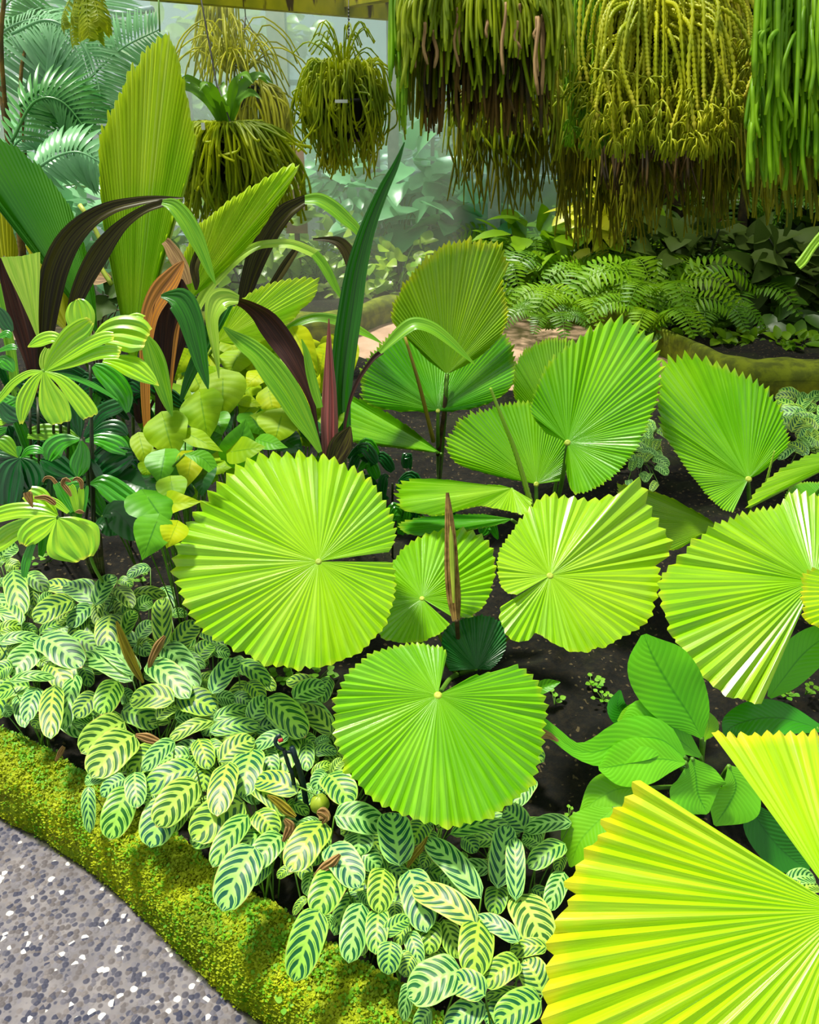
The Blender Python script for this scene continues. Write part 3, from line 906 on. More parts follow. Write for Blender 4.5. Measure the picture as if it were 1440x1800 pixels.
# ---- palm on the right
pd_ = base_at(1320, 985)
palm4 = thing('fan_palm', pd_, 'fan palm with a tall cupped leaf, rightmost of the standing ones at the rear', 'palm', 'round-leaved fan palms in the bed')
fan_leaf(palm4, (1316, 842), 2.52, (-0.15, -0.66, 0.74),
    [(1309, 858), (1296, 892), (1283, 902), (1257, 888), (1231, 858), (1205, 825), (1185, 793), (1166, 766), (1155, 728), (1153, 690), (1158, 648), (1169, 624), (1205, 620), (1238, 627), (1266, 638),
     (1297, 651), (1329, 663), (1355, 687), (1374, 713), (1385, 752), (1389, 779), (1376, 795), (1355, 818), (1335, 834)],
    'fan_mid', n=64, cup=0.1, fold=(1200, 622, 0.35), amp=0.3, tooth=0.05, petiole=[P(1318, 900, 2.65), pd_], pr=0.007, hubsize=0.007, label='tall cupped leaf')
fan_leaf(palm4, (1500, 800), 2.3, (0.0, -0.2, 0.98),
    [(1440, 826), (1400, 842), (1358, 866), (1318, 890), (1309, 892), (1325, 866), (1358, 836), (1398, 811), (1445, 794), (1520, 770), (1600, 780)],
    'fan_bright', n=44, cup=-0.3, amp=0.32, arcmix=0.7, petiole=[pd_], hubsize=0, label='narrow bright leaf at the picture edge')
fan_leaf(palm4, (1470, 900), 2.5, (0.0, -0.5, 0.86),
    [(1400, 900), (1378, 880), (1384, 860), (1402, 848), (1440, 846), (1480, 850)], 'fan_deep', n=30, amp=0.28, petiole=[pd_], hubsize=0, label='small deep green leaf')
fan_leaf(palm4, (1262, 925), 2.58, (0.1, -0.4, 0.9),
    [(1250, 916), (1202, 888), (1161, 868), (1119, 856), (1086, 848), (1082, 856), (1088, 880), (1110, 915), (1140, 950), (1175, 968), (1200, 962), (1230, 938)],
    'fan_olive', n=40, cup=-0.1, amp=0.28, arcmix=0.4, petiole=[pd_], hubsize=0, label='low olive leaf leaning left')
mb = MB()
mb.tube(crom([P(1362, 792, 2.4), P(1352, 830, 2.42), P(1345, 862, 2.45)], 20), np.linspace(0.002, 0.005, 20) * (1 + 0.25 * (np.arange(20) % 2)), 6)
mb.build('flower_spike', 'strap_light', palm4)

# ---- palm at the right edge
pe_ = base_at(1500, 1290)
palm5 = thing('fan_palm', pe_, 'fan palm with a broad round leaf cut off by the right edge', 'palm', 'round-leaved fan palms in the bed')
d = dz(1432, 1022, 0.60)
fan_leaf(palm5, (1432, 1022), d, (0.0, -0.5, 0.86),
    [(1345, 1236), (1300, 1226), (1258, 1208), (1224, 1180), (1198, 1150), (1180, 1120), (1168, 1090), (1160, 1060), (1155, 1020), (1170, 1000), (1186, 985), (1206, 960), (1230, 940), (1260, 920),
     (1292, 905), (1330, 893), (1366, 884), (1385, 866), (1405, 862), (1440, 866), (1500, 875), (1570, 905), (1620, 960), (1640, 1020), (1620, 1090), (1560, 1150)],
    'fan_bright', n=62, cup=-0.15, amp=0.36, tooth=0.03, ridges=[(1180, 992, -0.02, 0.02), (1345, 1236, -0.03, 0.05)], petiole=pet((1432, 1022), d, pe_), hubsize=0.006, label='broad round leaf')
fan_leaf(palm5, (1560, 1040), d - 0.12, (0.0, -0.45, 0.88),
    [(1470, 1120), (1432, 1104), (1412, 1092), (1408, 1070), (1406, 1040), (1408, 1012), (1420, 1002), (1445, 996), (1500, 980)],
    'fan_yellow', n=26, amp=0.34, tooth=0.05, hubsize=0, petiole=[pe_], label='yellow margin of a nearer leaf')

# ---- nearest palm, lower right corner
pf_ = np.array([0.62, 0.62, 0.07])
palm6 = thing('fan_palm', pf_, 'fan palm with a huge yellow green leaf closest to the viewer, lower right corner', 'palm', 'round-leaved fan palms in the bed')
d = 0.93
fan_leaf(palm6, (1482, 1602), d, (-0.12, -0.45, 0.88),
    [(1120, 1376), (1092, 1408), (1064, 1440), (1036, 1480), (1016, 1520), (1000, 1555), (985, 1592), (974, 1640), (965, 1682), (955, 1725), (948, 1800), (944, 1880), (950, 1980), (980, 2090), (1040, 2200),
     (1140, 2300), (1280, 2350), (1450, 2360), (1620, 2300), (1740, 2180), (1820, 2020), (1860, 1850), (1850, 1680), (1800, 1540), (1720, 1430), (1620, 1350), (1530, 1300), (1440, 1286), (1400, 1283), (1340, 1285), (1290, 1290), (1240, 1290)],
    'fan_yellow', n=84, nr=16, cup=-0.1, amp=0.40, tooth=0.02, ridges=[(1120, 1376, 0.015, 0.012), (1240, 1290, 0.02, 0.02)], petiole=[np.array([0.6, 0.75, 0.5]), pf_], hubsize=0.006, label='huge leaf with a wide wedge-shaped gap')

# ================================================================== STRIPED PRAYER PLANTS
# (origin x, y, scale) of the region and leaves as base -> tip, half width, layer
PR = [
 (700, 1400, 4.5, [(640,790,230,350,105,2),(790,710,860,235,105,1),(930,805,920,335,80,2),(430,295,880,230,62,2),(610,1000,125,735,110,3),(90,600,220,1065,130,2),
  (240,1000,250,1245,100,1),(640,985,595,1425,138,3),(945,1140,605,965,72,3),(360,985,470,1275,85,1),(960,790,1160,1195,150,2),(1170,1195,885,1250,66,2),
  (490,1390,90,1590,155,3),(680,1570,425,1470,110,3),(950,1310,690,1500,100,2),(1140,1560,1000,1300,120,1),(675,1650,380,1860,110,2),(1120,1620,780,1800,130,2),
  (1310,610,1190,900,80,1),(1360,210,1010,275,66,2),(1310,380,1040,565,85,2),(1120,385,980,340,60,1),(1000,270,840,110,100,0),(500,340,620,440,70,1),
  (90,990,-10,1180,60,1),(80,1080,170,1330,70,1),(110,1250,50,1425,80,1),(405,1265,200,1290,50,0),(790,720,760,935,90,0),(330,640,525,800,100,0),
  (90,1490,40,1770,60,1),(1010,1575,690,1590,45,1),(260,1700,150,1880,80,1),(560,1690,560,1900,100,1),(880,1640,700,1800,90,0),(250,450,200,560,60,0),(1300,480,1260,600,50,1)]),
 (480, 1500, 5.538, [(440,575,215,1235,168,3),(645,165,430,595,162,3),(560,-60,830,330,150,3),(860,505,740,1055,135,2),(1080,165,1030,575,135,3),(1030,555,1000,975,112,2),
  (1090,800,1325,650,80,2),(1150,870,1120,1175,118,2),(1370,1000,1285,1195,88,1),(770,430,600,790,90,0),(1340,760,1400,1110,80,1),(200,165,45,240,50,1),(860,370,930,490,72,1),
  (390,190,330,410,72,1),(570,600,540,735,70,0),(330,450,200,600,42,1),(1180,480,1190,625,80,0),(940,800,840,990,70,0)]),
 (440, 1240, 4.5, [(365,690,45,600,98,3),(620,555,790,785,118,3),(680,880,1045,965,115,3),(1180,1255,1110,855,142,2),(860,1000,860,1185,118,2),(575,935,320,1310,132,3),
  (50,850,200,1030,100,2),(150,-20,405,255,112,2),(640,215,380,5,84,1),(300,245,30,340,60,2),(400,265,520,330,55,1),(440,300,450,515,66,1),(340,240,240,545,100,1),
  (500,640,430,750,50,1),(600,540,515,665,70,1),(10,640,290,865,70,2),(545,935,365,980,45,1),(290,790,460,860,50,1),(245,1035,30,1290,105,2),(160,1265,-10,1410,80,1),
  (610,1030,500,1265,70,1),(860,1175,1020,1295,90,1),(260,1140,365,1050,60,0),(495,560,645,470,45,1),(650,545,735,440,45,1),(510,385,685,370,48,1),(520,320,625,270,35,1),
  (1390,930,1285,1095,90,1),(1290,890,1445,940,45,1),(0,180,70,90,60,1),(120,230,60,120,55,0)]),
 (130, 1260, 4.114, [(355,45,60,260,108,2),(425,140,135,435,132,2),(215,460,80,470,55,1),(105,515,115,832,50,1),(370,455,205,575,68,1),(405,520,265,882,112,2),(440,410,460,655,76,3),
  (870,375,520,535,92,3),(885,480,605,790,120,3),(690,600,560,938,128,2),(720,185,510,390,65,3),(600,240,420,405,90,1),(830,290,630,340,72,1),(1005,35,695,168,50,1),(900,168,975,375,75,2),
  (960,345,935,535,80,1),(1115,342,1040,710,98,3),(1290,245,1220,580,112,2),(1062,320,1300,165,84,2),(995,110,1342,75,60,2),(1215,625,865,890,132,2),(1100,840,845,900,100,1),
  (1250,725,1010,1080,85,2),(1375,835,1130,1050,60,1),(1300,955,1080,1395,140,3),(855,640,710,835,52,1),(430,255,320,400,62,0),(960,200,1085,290,55,1),(690,35,395,20,60,1),(600,560,520,640,50,1),
  (780,370,900,350,60,0),(210,0,60,60,70,0),(1390,250,1440,420,70,1)]),
 (200, 1000, 3.4286, [(215,-5,85,50,33,2),(15,115,110,235,50,2),(30,70,110,110,32,1),(120,160,315,165,40,1),(150,245,235,200,48,1),(298,465,292,180,62,3),(375,480,505,325,66,2),
  (350,285,445,275,32,1),(60,400,130,255,45,1),(155,415,245,330,46,2),(310,465,505,725,76,2),(215,570,450,775,76,3),(400,510,545,600,36,2),(500,560,590,450,56,1),(600,745,745,550,65,3),
  (355,795,103,792,76,3),(385,785,618,850,82,2),(615,790,725,800,46,1),(520,685,592,690,46,1),(600,510,700,520,40,1),(755,570,935,705,56,2),(805,690,900,795,50,2),(1090,785,1275,715,66,3),
  (930,785,1150,1010,88,3),(1080,805,1310,985,76,1),(610,910,835,855,42,2),(830,915,935,785,66,2),(715,775,835,825,46,0),(375,900,525,905,50,1),(265,905,378,830,42,2),
  (55,860,265,950,72,1),(30,775,110,790,50,0),(860,980,1010,950,52,1),(0,600,105,665,60,1),(125,465,215,520,46,0),(660,600,760,640,40,0),(720,540,800,640,40,0)]),
 (0, 980, 4.8, [(110,120,180,495,92,3),(215,150,395,285,72,2),(290,255,290,410,50,1),(800,390,545,235,86,2),(810,395,960,150,76,3),(605,370,295,540,95,3),(785,410,590,590,72,2),
  (740,505,600,695,60,1),(850,365,815,570,50,2),(935,485,900,775,106,3),(345,680,680,925,130,3),(600,680,835,790,82,2),(1105,1035,690,830,86,2),(1155,985,835,735,96,2),
  (330,765,110,1000,112,2),(410,890,575,1115,98,2),(95,1045,455,1020,46,3),(240,1095,-10,1170,78,2),(105,930,-30,1010,76,2),(315,1110,225,1385,76,2),(460,1095,430,1520,92,3),
  (640,1005,545,1450,76,2),(990,1050,860,1325,106,3),(820,1170,650,1350,85,2),(175,560,-10,400,76,2),(0,625,185,595,56,2),(155,620,305,630,50,1),(0,720,335,690,52,2),(60,780,195,810,60,1),
  (0,245,72,205,36,2),(345,640,560,560,46,1),(455,610,595,480,40,1),(350,420,445,310,50,1),(160,1170,210,1430,62,0),(800,1335,1045,1410,62,1),(615,1400,780,1360,60,1),(30,1290,85,1340,50,0),
  (45,70,155,100,60,0),(-20,80,50,15,34,2),(1160,740,1305,765,52,0),(230,420,330,520,60,0),(500,420,640,400,60,0),(700,930,760,1090,60,0),(380,1380,290,1440,60,1),(60,860,160,900,60,0),
  (330,870,440,960,60,0),(1040,480,1180,420,60,0)]),
]
rl = random.Random(5)
leaves = []
for ox, oy, sc, L in PR:
    for (bx, by, tx, ty, hw, ly) in L:
        leaves.append((ox + bx / sc, oy + by / sc, ox + tx / sc, oy + ty / sc, hw / sc, ly))
# leaves in the shade between them
def inside(px, py):
    return py > 1010 + max(0, px - 260) * 0.42 and py < 1270 + px * 0.62 - 20
tries = 0
while tries < 330:
    px = rl.uniform(-20, 960); py = rl.uniform(1010, 1800)
    tries += 1
    if inside(px, py) and inside(px - 15, py + 30):
        a_ = rl.uniform(0.5, 3.6); Ln = rl.uniform(48, 80)
        leaves.append((px, py, px + math.cos(a_) * Ln, py + math.sin(a_) * Ln * 0.75, Ln * 0.24, -1))
# more at the back right of the bed and at the far right edge
for _ in range(34):
    px = rl.uniform(1085, 1160); py = rl.uniform(745, 850)
    a_ = rl.uniform(0.5, 5.5); Ln = rl.uniform(26, 36)
    leaves.append((px, py, px + math.cos(a_) * Ln, py + math.sin(a_) * Ln * 0.6, Ln * 0.25, 5))
for _ in range(40):
    px = rl.uniform(1385, 1450); py = rl.uniform(700, 815)
    a_ = rl.uniform(0.5, 5.5); Ln = rl.uniform(34, 46)
    leaves.append((px, py, px + math.cos(a_) * Ln, py + math.sin(a_) * Ln * 0.6, Ln * 0.26, 6))
for (x0, y0, x1, y1) in [(0, 985, 30, 960), (1385, 1550, 1432, 1545), (1400, 1570, 1440, 1560)]:
    leaves.append((x0, y0, x1, y1, 14, 2))

CL = [  # plant centre in the photo, its label
 (40, 1040, 'striped prayer plant at the left edge, below the fringed lady palm leaf'),
 (165, 1045, 'striped prayer plant beneath the stems of the lady palm, farthest back'),
 (262, 1050, 'striped prayer plant with one pale leaf held up against dark soil'),
 (40, 1125, 'pale striped prayer plant clump at left edge, between the rear leaves and kerb'),
 (130, 1150, 'prayer plant with a large whitish striped leaf, near the left edge'),
 (215, 1130, 'prayer plant holding a withered brown leaf among striped ones'),
 (300, 1100, 'prayer plant with one upright deep green striped leaf beside the big round palm leaf'),
 (50, 1230, 'prayer plant hanging over the kerb at the left edge'),
 (150, 1240, 'prayer plant with brown-edged striped leaves above the left part of the kerb'),
 (255, 1240, 'prayer plant with a dark bluish leaf lying level'),
 (350, 1170, 'prayer plant under the lower rim of the big round palm leaf'),
 (430, 1210, 'prayer plant in the shadow just below the toothed rim of the round leaf'),
 (535, 1220, 'prayer plant with a single pale blue-green leaf against the soil'),
 (180, 1310, 'prayer plant with dark green leaves reaching down to the moss'),
 (290, 1320, 'prayer plant with long leaves draped over the mossy kerb, behind the narrow overhanging leaf'),
 (390, 1290, 'prayer plant in the middle of the bed left of the dark stake'),
 (500, 1280, 'prayer plant around the top of the dark plastic stake'),
 (370, 1400, 'prayer plant drooping low over the kerb with wide pale green leaves'),
 (455, 1390, 'prayer plant left of the foot of the dark stake'),
 (590, 1370, 'prayer plant tucked under the left rim of the lower palm leaf'),
 (450, 1490, 'prayer plant whose large leaf lies lowest on the mossy kerb'),
 (560, 1470, 'prayer plant next to the round green fruit'),
 (650, 1450, 'prayer plant with broad leaves right below the lower palm leaf'),
 (750, 1450, 'prayer plant half covered by the lower tip of the palm leaf'),
 (540, 1590, 'prayer plant with long striped leaves hanging down the kerb, beside a curled brown leaf'),
 (640, 1570, 'prayer plant with upright oval leaves at the kerb edge'),
 (760, 1550, 'prayer plant with a long brown-edged leaf pointing up and left'),
 (860, 1470, 'prayer plant with a leaf pointing at the dark soil patch'),
 (915, 1520, 'prayer plant with a narrow bluish leaf standing upright'),
 (700, 1650, 'prayer plant with small curled leaves low on the kerb'),
 (830, 1640, 'prayer plant with large oval leaves in the lower middle'),
 (930, 1600, 'prayer plant pressed against the side of the huge yellow green palm leaf'),
 (760, 1740, 'prayer plant at the bottom edge with wide dark-banded leaves'),
 (880, 1760, 'prayer plant at the bottom edge touching the huge palm leaf'),
 (1120, 800, 'small shaded prayer plant between the standing palm leaves'),
 (1415, 760, 'striped prayer plant at the right edge beyond the palms'),
 (1420, 1556, 'few striped leaves showing through the gap in the huge palm leaf'),
]
groups = {}
for lf in leaves:
    mx, my = lf[0], lf[1]
    k = min(range(len(CL)), key=lambda i: (CL[i][0] - mx) ** 2 + (CL[i][1] - my) ** 2)
    groups.setdefault(k, []).append(lf)
for k, L in groups.items():
    bx = np.mean([l[0] for l in L]); by = np.mean([l[1] for l in L])
    far = L[0][5] in (5, 6)
    c0 = G(np.array(float(bx)), np.array(float(by)), 0.26 if not far else 0.16)
    root = np.array([c0[0], c0[1], 0.075])
    pl = thing('prayer_plant', root, CL[k][2], 'plant', 'striped prayer plants along the kerb')
    stem = MB()
    for (x0, y0, x1, y1, hw, ly) in sorted(L, key=lambda l: l[5]):
        x0, y0, x1, y1 = x0 - (x1 - x0) * .04, y0 - (y1 - y0) * .04, x1 + (x1 - x0) * .03, y1 + (y1 - y0) * .03
        Lpx = math.hypot(x1 - x0, y1 - y0)
        if ly == 5: zb = 0.24
        elif ly == 6: zb = 0.22
        else: zb = 0.205 + 0.028 * ly + rl.uniform(-0.006, 0.006)
        down = (y1 - y0) / Lpx
        over = max(0.0, (my_ := (y0 + y1) / 2) - (1235 + 0.62 * (x0 + x1) / 2)) / 60.0
        dr = 0.012 + 0.035 * max(0, down) * min(1.5, over)
        zt = zb - dr + rl.uniform(-0.006, 0.006) + (0.02 if down < -0.3 else 0)
        A = G(np.array(x0), np.array(y0), zb); B = G(np.array(x1), np.array(y1), zt)
        if down < -0.2 and ly != 5 and ly != 6:
            # a leaf pointing away stands up towards the viewer instead of stretching over the ground
            dA = float((A - CPOS) @ FW)
            B = P(x1, y1, dA + np.linalg.norm(B - A) * 0.55)
        dm = float((A - CPOS) @ FW)
        M = (A + B) / 2 + ZUP * (0.008 + 0.05 * np.linalg.norm(B - A))
        # keep the traced middle
        view = unit(CPOS - M)
        Nn = unit(view * 0.75 + ZUP * 0.6 + np.array([rl.uniform(-.25, .25), rl.uniform(-.1, .15), 0]))
        T_ = unit(B - A)
        vis = np.linalg.norm(np.cross(np.cross(T_, Nn) / (np.linalg.norm(np.cross(T_, Nn)) + 1e-9), -view))
        W = hw * dm / FPX / max(0.6, vis)
        mb = MB()
        blade(mb, [A, A * 0.5 + M * 0.5 + ZUP * 0.003, M, B * 0.5 + M * 0.5 + ZUP * 0.002, B], W, Nn, kind='oblong', nseg=15, nc=9,
              fold=rl.uniform(0.05, 0.22), curl=rl.uniform(0.0, 0.22), wave=rl.uniform(0.0, 0.08))
        dry = rl.random() < 0.02 and ly < 2
        mat = 'dry_yellow' if dry else ('prayer_leaf_lime' if (rl.random() < 0.35) else 'prayer_leaf')
        o = mb.build('leaf', mat, pl)
        if dry: o['label'] = 'withered brown leaf'
        stalk(stem, A, root + np.array([rl.uniform(-.02, .02), rl.uniform(-.02, .02), 0]), 0.0016, 0.05, 6, 4)
    stem.build('stems', 'stem_green', pl)

# dry leaves lying among them: (control points with half widths)
def dryleaf(pl_, d, mat, label, nm='dry_leaf'):
    mb, _ = pblade(pl_, d, (0.2, -0.7, 0.7), nseg=12, fold=-0.3, pleats=3, pamp=0.2, wave=0.3)
    return tag(mb.build(nm, mat), label, 'dry leaf')
def gd(px, py, z): return dz(px, py, z)
dryleaf([(205, 1092, 2), (214, 1120, 7), (226, 1150, 9), (240, 1180, 7), (252, 1200, 2)], gd(225, 1150, 0.34), 'dry_yellow', 'withered yellow brown leaf standing among the striped leaves at the left')
dryleaf([(290, 1118, 3), (278, 1135, 8), (266, 1160, 6), (262, 1176, 2)], gd(275, 1140, 0.34), 'dry_leaf', 'curled dark brown leaf below the upright green striped leaf')
dryleaf([(238, 1292, 3), (258, 1297, 9), (280, 1305, 5), (286, 1308, 1)], gd(262, 1300, 0.3), 'dry_leaf', 'flat brown dead leaf lying in the middle of the striped leaves')
dryleaf([(598, 1502, 3), (585, 1516, 9), (570, 1526, 8), (552, 1540, 2)], gd(580, 1520, 0.31), 'dry_leaf', 'curled tan dead leaf above the longest overhanging striped leaf')
dryleaf([(500, 1440, 3), (510, 1452, 9), (507, 1462, 8), (498, 1480, 3)], gd(505, 1455, 0.30), 'dry_leaf', 'crumpled brown leaf left of the green fruit')
dryleaf([(557, 1428, 3), (566, 1430, 12), (574, 1438, 8), (566, 1448, 2)], gd(566, 1438, 0.31), 'dry_leaf', 'shrivelled pink brown scrap under the green fruit')
dryleaf([(716, 1525, 2), (728, 1505, 7), (742, 1488, 6), (752, 1470, 1)], gd(735, 1500, 0.27), 'dry_yellow', 'bent pale yellow stalk leaf at the middle of the lower clumps')
dryleaf([(112, 1312, 3), (106, 1322, 5), (98, 1338, 2)], gd(105, 1325, 0.2), 'dry_leaf', 'thin tan leaf tip hanging at the left part of the kerb')
dryleaf([(470, 1398, 2), (486, 1408, 7), (504, 1424, 9), (520, 1436, 3)], gd(490, 1412, 0.32), 'dry_yellow', 'ochre underside of a folded leaf left of the fruit')

# round green fruit and the dark plastic stake
fr = gd(561, 1413, 0.28)
mb = MB()
o_ = P(562, 1413, fr); R_ = 17 * fr / FPX
th = np.linspace(0, math.pi, 14); ph = np.linspace(0, 2 * math.pi, 21)
g = np.array([[o_ + R_ * (1 + 0.04 * math.cos(5 * b)) * np.array([math.sin(a) * math.cos(b), math.sin(a) * math.sin(b), 1.06 * math.cos(a)]) for b in ph] for a in th])
mb.grid(g)
froot = thing('fruit', o_ - ZUP * R_, 'round green fruit on a stalk at the foot of the dark stake', 'fruit')
mb.build('skin', 'fruit_green', froot)
mb = MB(); mb.tube(crom([o_ + ZUP * R_ * 0.95, P(545, 1392, fr), P(522, 1382, fr + 0.02)], 8), 0.002, 5)
mb.build('stalk', 'stem_green', froot)
mb = MB(); mb.tube(crom([o_ - ZUP * R_, P(575, 1450, fr), P(596, 1470, fr + 0.03)], 8), 0.0018, 5)
mb.build('lower_stalk', 'stem_brown', froot)
sd_ = gd(500, 1330, 0.36)
sroot = thing('irrigation_stake', P(536, 1400, sd_ + 0.08) * np.array([1, 1, 0]) + np.array([0, 0, 0.08]), 'dark teal plastic irrigation stake with a red nozzle among striped leaves', 'stake')
a0 = P(513, 1313, sd_); a1 = P(534, 1382, sd_ + 0.03)
b0 = P(499, 1318, sd_ - 0.004); b1 = P(516, 1374, sd_ + 0.02)
mb = MB()
mb.tube(crom([a0, a1, np.array([a1[0], a1[1] + 0.02, 0.08])], 10), [0.0062] * 10, 8)
mb.build('stake', 'stake_plastic', sroot)
mb = MB(); mb.tube(crom([b0, b0 * .5 + b1 * .5, b1, np.array([b1[0], b1[1] + 0.02, 0.08])], 10), [0.0045] * 10, 8)
tb = mb.build('tube', 'stake_plastic', sroot)
mb = MB()
mb.tube(crom([P(499, 1318, sd_ - 0.004), P(490, 1314, sd_ - .006), P(484, 1305, sd_ - .008), P(487, 1296, sd_ - .008), P(494, 1292, sd_ - .006)], 14), 0.0042, 8)
mb.tube(crom([P(500, 1322, sd_), P(514, 1322, sd_)], 4), 0.0035, 7)
mb.build('hook', 'stake_plastic', sroot)
mb = MB(); mb.tube(crom([P(490, 1303, sd_ - .012), P(497, 1300, sd_ - .012)], 5), 0.0042, 8)
q = mb.build('nozzle', 'red_plastic', sroot); q['label'] = 'red nozzle'

# ================================================================== BROAD-LEAVED PLANT, lower right
bl_ = base_at(1232, 1400)
bp = thing('broad_leaf_plant', bl_, 'smooth paddle-leaved plant on dark soil between the palms, right side', 'plant')
def Z7(x, y): return (840 + x / 2.4, 1080 + y / 2.4)
dB = gd(1232, 1340, 0.34)
BL = [
 ([(1440,480,20),(1300,440,75),(1180,440,80),(1080,470,55),(1040,505,8)], dB+0.10, 'broad_leaf_dark', (0.1,-.4,.9)),
 ([(1150,790,10),(1190,880,75),(1270,980,85),(1340,1040,60),(1400,1075,5)], dB+0.05, 'broad_leaf_dark', (-.3,-.6,.7)),
 ([(680,480,6),(630,440,50),(590,390,45),(600,320,5)], dB+0.14, 'broad_leaf_dark', (-.3,-.6,.7)),
 ([(800,500,6),(700,430,50),(640,430,40),(590,450,4)], dB+0.12, 'broad_leaf_lime', (0,-.6,.7)),
 ([(955,530,6),(975,470,42),(960,400,4)], dB+0.10, 'broad_leaf_lime', (0,-.6,.7)),
 ([(700,735,8),(600,735,70),(520,770,75),(430,835,4)], dB-0.01, 'broad_leaf_lime', (-.2,-.6,.7)),
 ([(570,820,8),(500,880,75),(430,960,90),(390,1065,5)], dB-0.05, 'broad_leaf_lime', (-.5,-.6,.6)),
 ([(1060,640,8),(1090,720,100),(1060,800,118),(1000,890,6)], dB+0.02, 'broad_leaf', (.2,-.6,.7)),
 ([(870,600,12),(780,530,70),(690,520,92),(600,545,85),(500,580,60),(410,570,30),(330,510,28),(240,450,32),(150,420,5)], dB-0.02, 'broad_leaf', (0,-.75,.6)),
 ([(940,600,8),(840,520,62),(760,460,88),(680,430,70),(610,440,5)], dB+0.0, 'broad_leaf', (-.1,-.7,.6)),
 ([(880,640,6),(820,590,34),(750,560,38),(680,535,4)], dB-0.015, 'broad_silver', (.1,-.8,.5)),
 ([(875,625,8),(780,610,72),(680,620,98),(580,640,80),(510,650,8)], dB-0.03, 'broad_leaf', (0,-.7,.6)),
 ([(905,610,10),(920,680,95),(930,760,125),(970,840,8)], dB-0.01, 'broad_leaf', (.1,-.6,.7)),
 ([(945,520,8),(890,420,95),(810,300,140),(740,180,118),(700,85,12)], dB-0.02, 'broad_leaf', (-.25,-.85,.4)),
]
for (pts, d, mat, nrm) in BL:
    pl_ = [(*Z7(x, y), hw / 2.4) for (x, y, hw) in pts]
    mb, P3 = pblade(pl_, d, nrm, nseg=20, nc=11, fold=0.14, curl=0.05, wave=0.04)
    o = mb.build('leaf', mat, bp)
    if mat == 'broad_silver': o['label'] = 'pale silvery underside of a leaf'
    sb = MB(); stalk(sb, P3[0], bl_ + np.array([rl.uniform(-.02, .02), rl.uniform(-.02, .02), 0]), 0.005, 0.02, 8, 7)
    sb.build('petiole', 'stem_green', o)
# brown blotch of the long folded tip
mb, P3 = pblade([(*Z7(200, 460), 3), (*Z7(260, 500), 9), (*Z7(300, 510), 6), (*Z7(340, 535), 2)], dB - 0.028, (0, -.75, .6), nseg=8)
q = mb.build('scorched_patch', 'dry_leaf', bp); q['label'] = 'dry tan patch on the folded leaf tip'
# leaf under the right-hand palm leaf
b2 = base_at(1500, 1230)
bp2 = thing('broad_leaf_plant', b2, 'smooth pale green leaf showing beneath the broad palm leaf at right edge', 'plant')
mb, P3 = pblade([(*Z7(1230, 350), 4), (*Z7(1290, 270), 60 / 2.4), (*Z7(1370, 170), 80 / 2.4), (*Z7(1460, 100), 60 / 2.4), (*Z7(1560, 60), 3)], dz(1400, 1140, .42), (0, -.6, .7), nseg=16, nc=9)
mb.build('leaf', 'broad_leaf', bp2)
mb = MB(); stalk(mb, P3[-1], b2, 0.004); mb.build('petiole', 'stem_green', bp2)
# small folded leaf on the soil
b3 = base_at(945, 1225)
bp3 = thing('seedling', b3, 'small folded green leaf with a brown tip on the dark soil', 'plant')
mb, P3 = pblade([(940, 1225, 3), (952, 1210, 11), (966, 1204, 10), (985, 1199, 1)], dz(960, 1210, .14), (0, -.6, .7), nseg=10, fold=0.5)
mb.build('leaf', 'heart_green', bp3)
mb = MB(); stalk(mb, P3[0], b3, 0.002); mb.build('stem', 'stem_green', bp3)

# small sprouts on the soil: clover-like rosettes
def sprout(px, py, n, s, label, mat='moss_tuft_green', grp=None):
    c = base_at(px, py, 0.085)
    r_ = thing('sprout', c, label, 'weed', grp)
    mb = MB(); st = MB()
    for i in range(n):
        a_ = rl.uniform(0, 6.28); rr_ = s * rl.uniform(0.2, 1.0)
        e_ = c + np.array([math.cos(a_) * rr_, math.sin(a_) * rr_, s * rl.uniform(0.3, 0.7)])
        dd = np.array([math.cos(a_), math.sin(a_), 0.1]) * s * 0.42
        blade(mb, [e_ - dd * 0.5, e_, e_ + dd * 0.6], s * 0.2, ZUP + np.array([0, -.3, 0]), kind='oval', nseg=7, nc=5)
        stalk(st, c, e_, 0.0008, 0.1, 4, 4)
    mb.build('leaves', mat, r_); st.build('stems', 'stem_green', r_)
for (x, y, n, s, lb) in [
    (1040, 1205, 14, 0.035, 'cluster of tiny clover-like leaves on soil left of the tall paddle leaf'),
    (1060, 1232, 10, 0.03, 'tiny leaves at the foot of the tall paddle leaf, nearest it'),
    (975, 1240, 4, 0.04, 'two round seedling leaves on dark soil below the fold leaf'),
    (1000, 1437, 7, 0.022, 'tiny trefoil beside the soil patch above the striped leaves'),
    (1375, 1222, 10, 0.04, 'small round-leaved weeds under the broad palm leaf at right'),
    (1415, 1222, 8, 0.035, 'small round-leaved weeds at the right edge on brown soil'),
    (85, 990, 8, 0.05, 'small dark green sprouts below the fringed palm leaf at left'),
    (250, 1025, 10, 0.04, 'faint green sprouts on the dark soil left of the big round leaf'),
    (500, 1200, 22, 0.05, 'light green ferny sprout under the toothed rim of the round leaf'),
    (560, 1195, 12, 0.05, 'dark green low sprout between the two big round leaves'),
    (640, 1690, 5, 0.016, 'four-leaved clover on the kerb beneath the striped leaves'),
    (500, 1770, 6, 0.03, 'two rounded light green leaves at the foot of the kerb')]:
    sprout(x, y, n, s, lb)

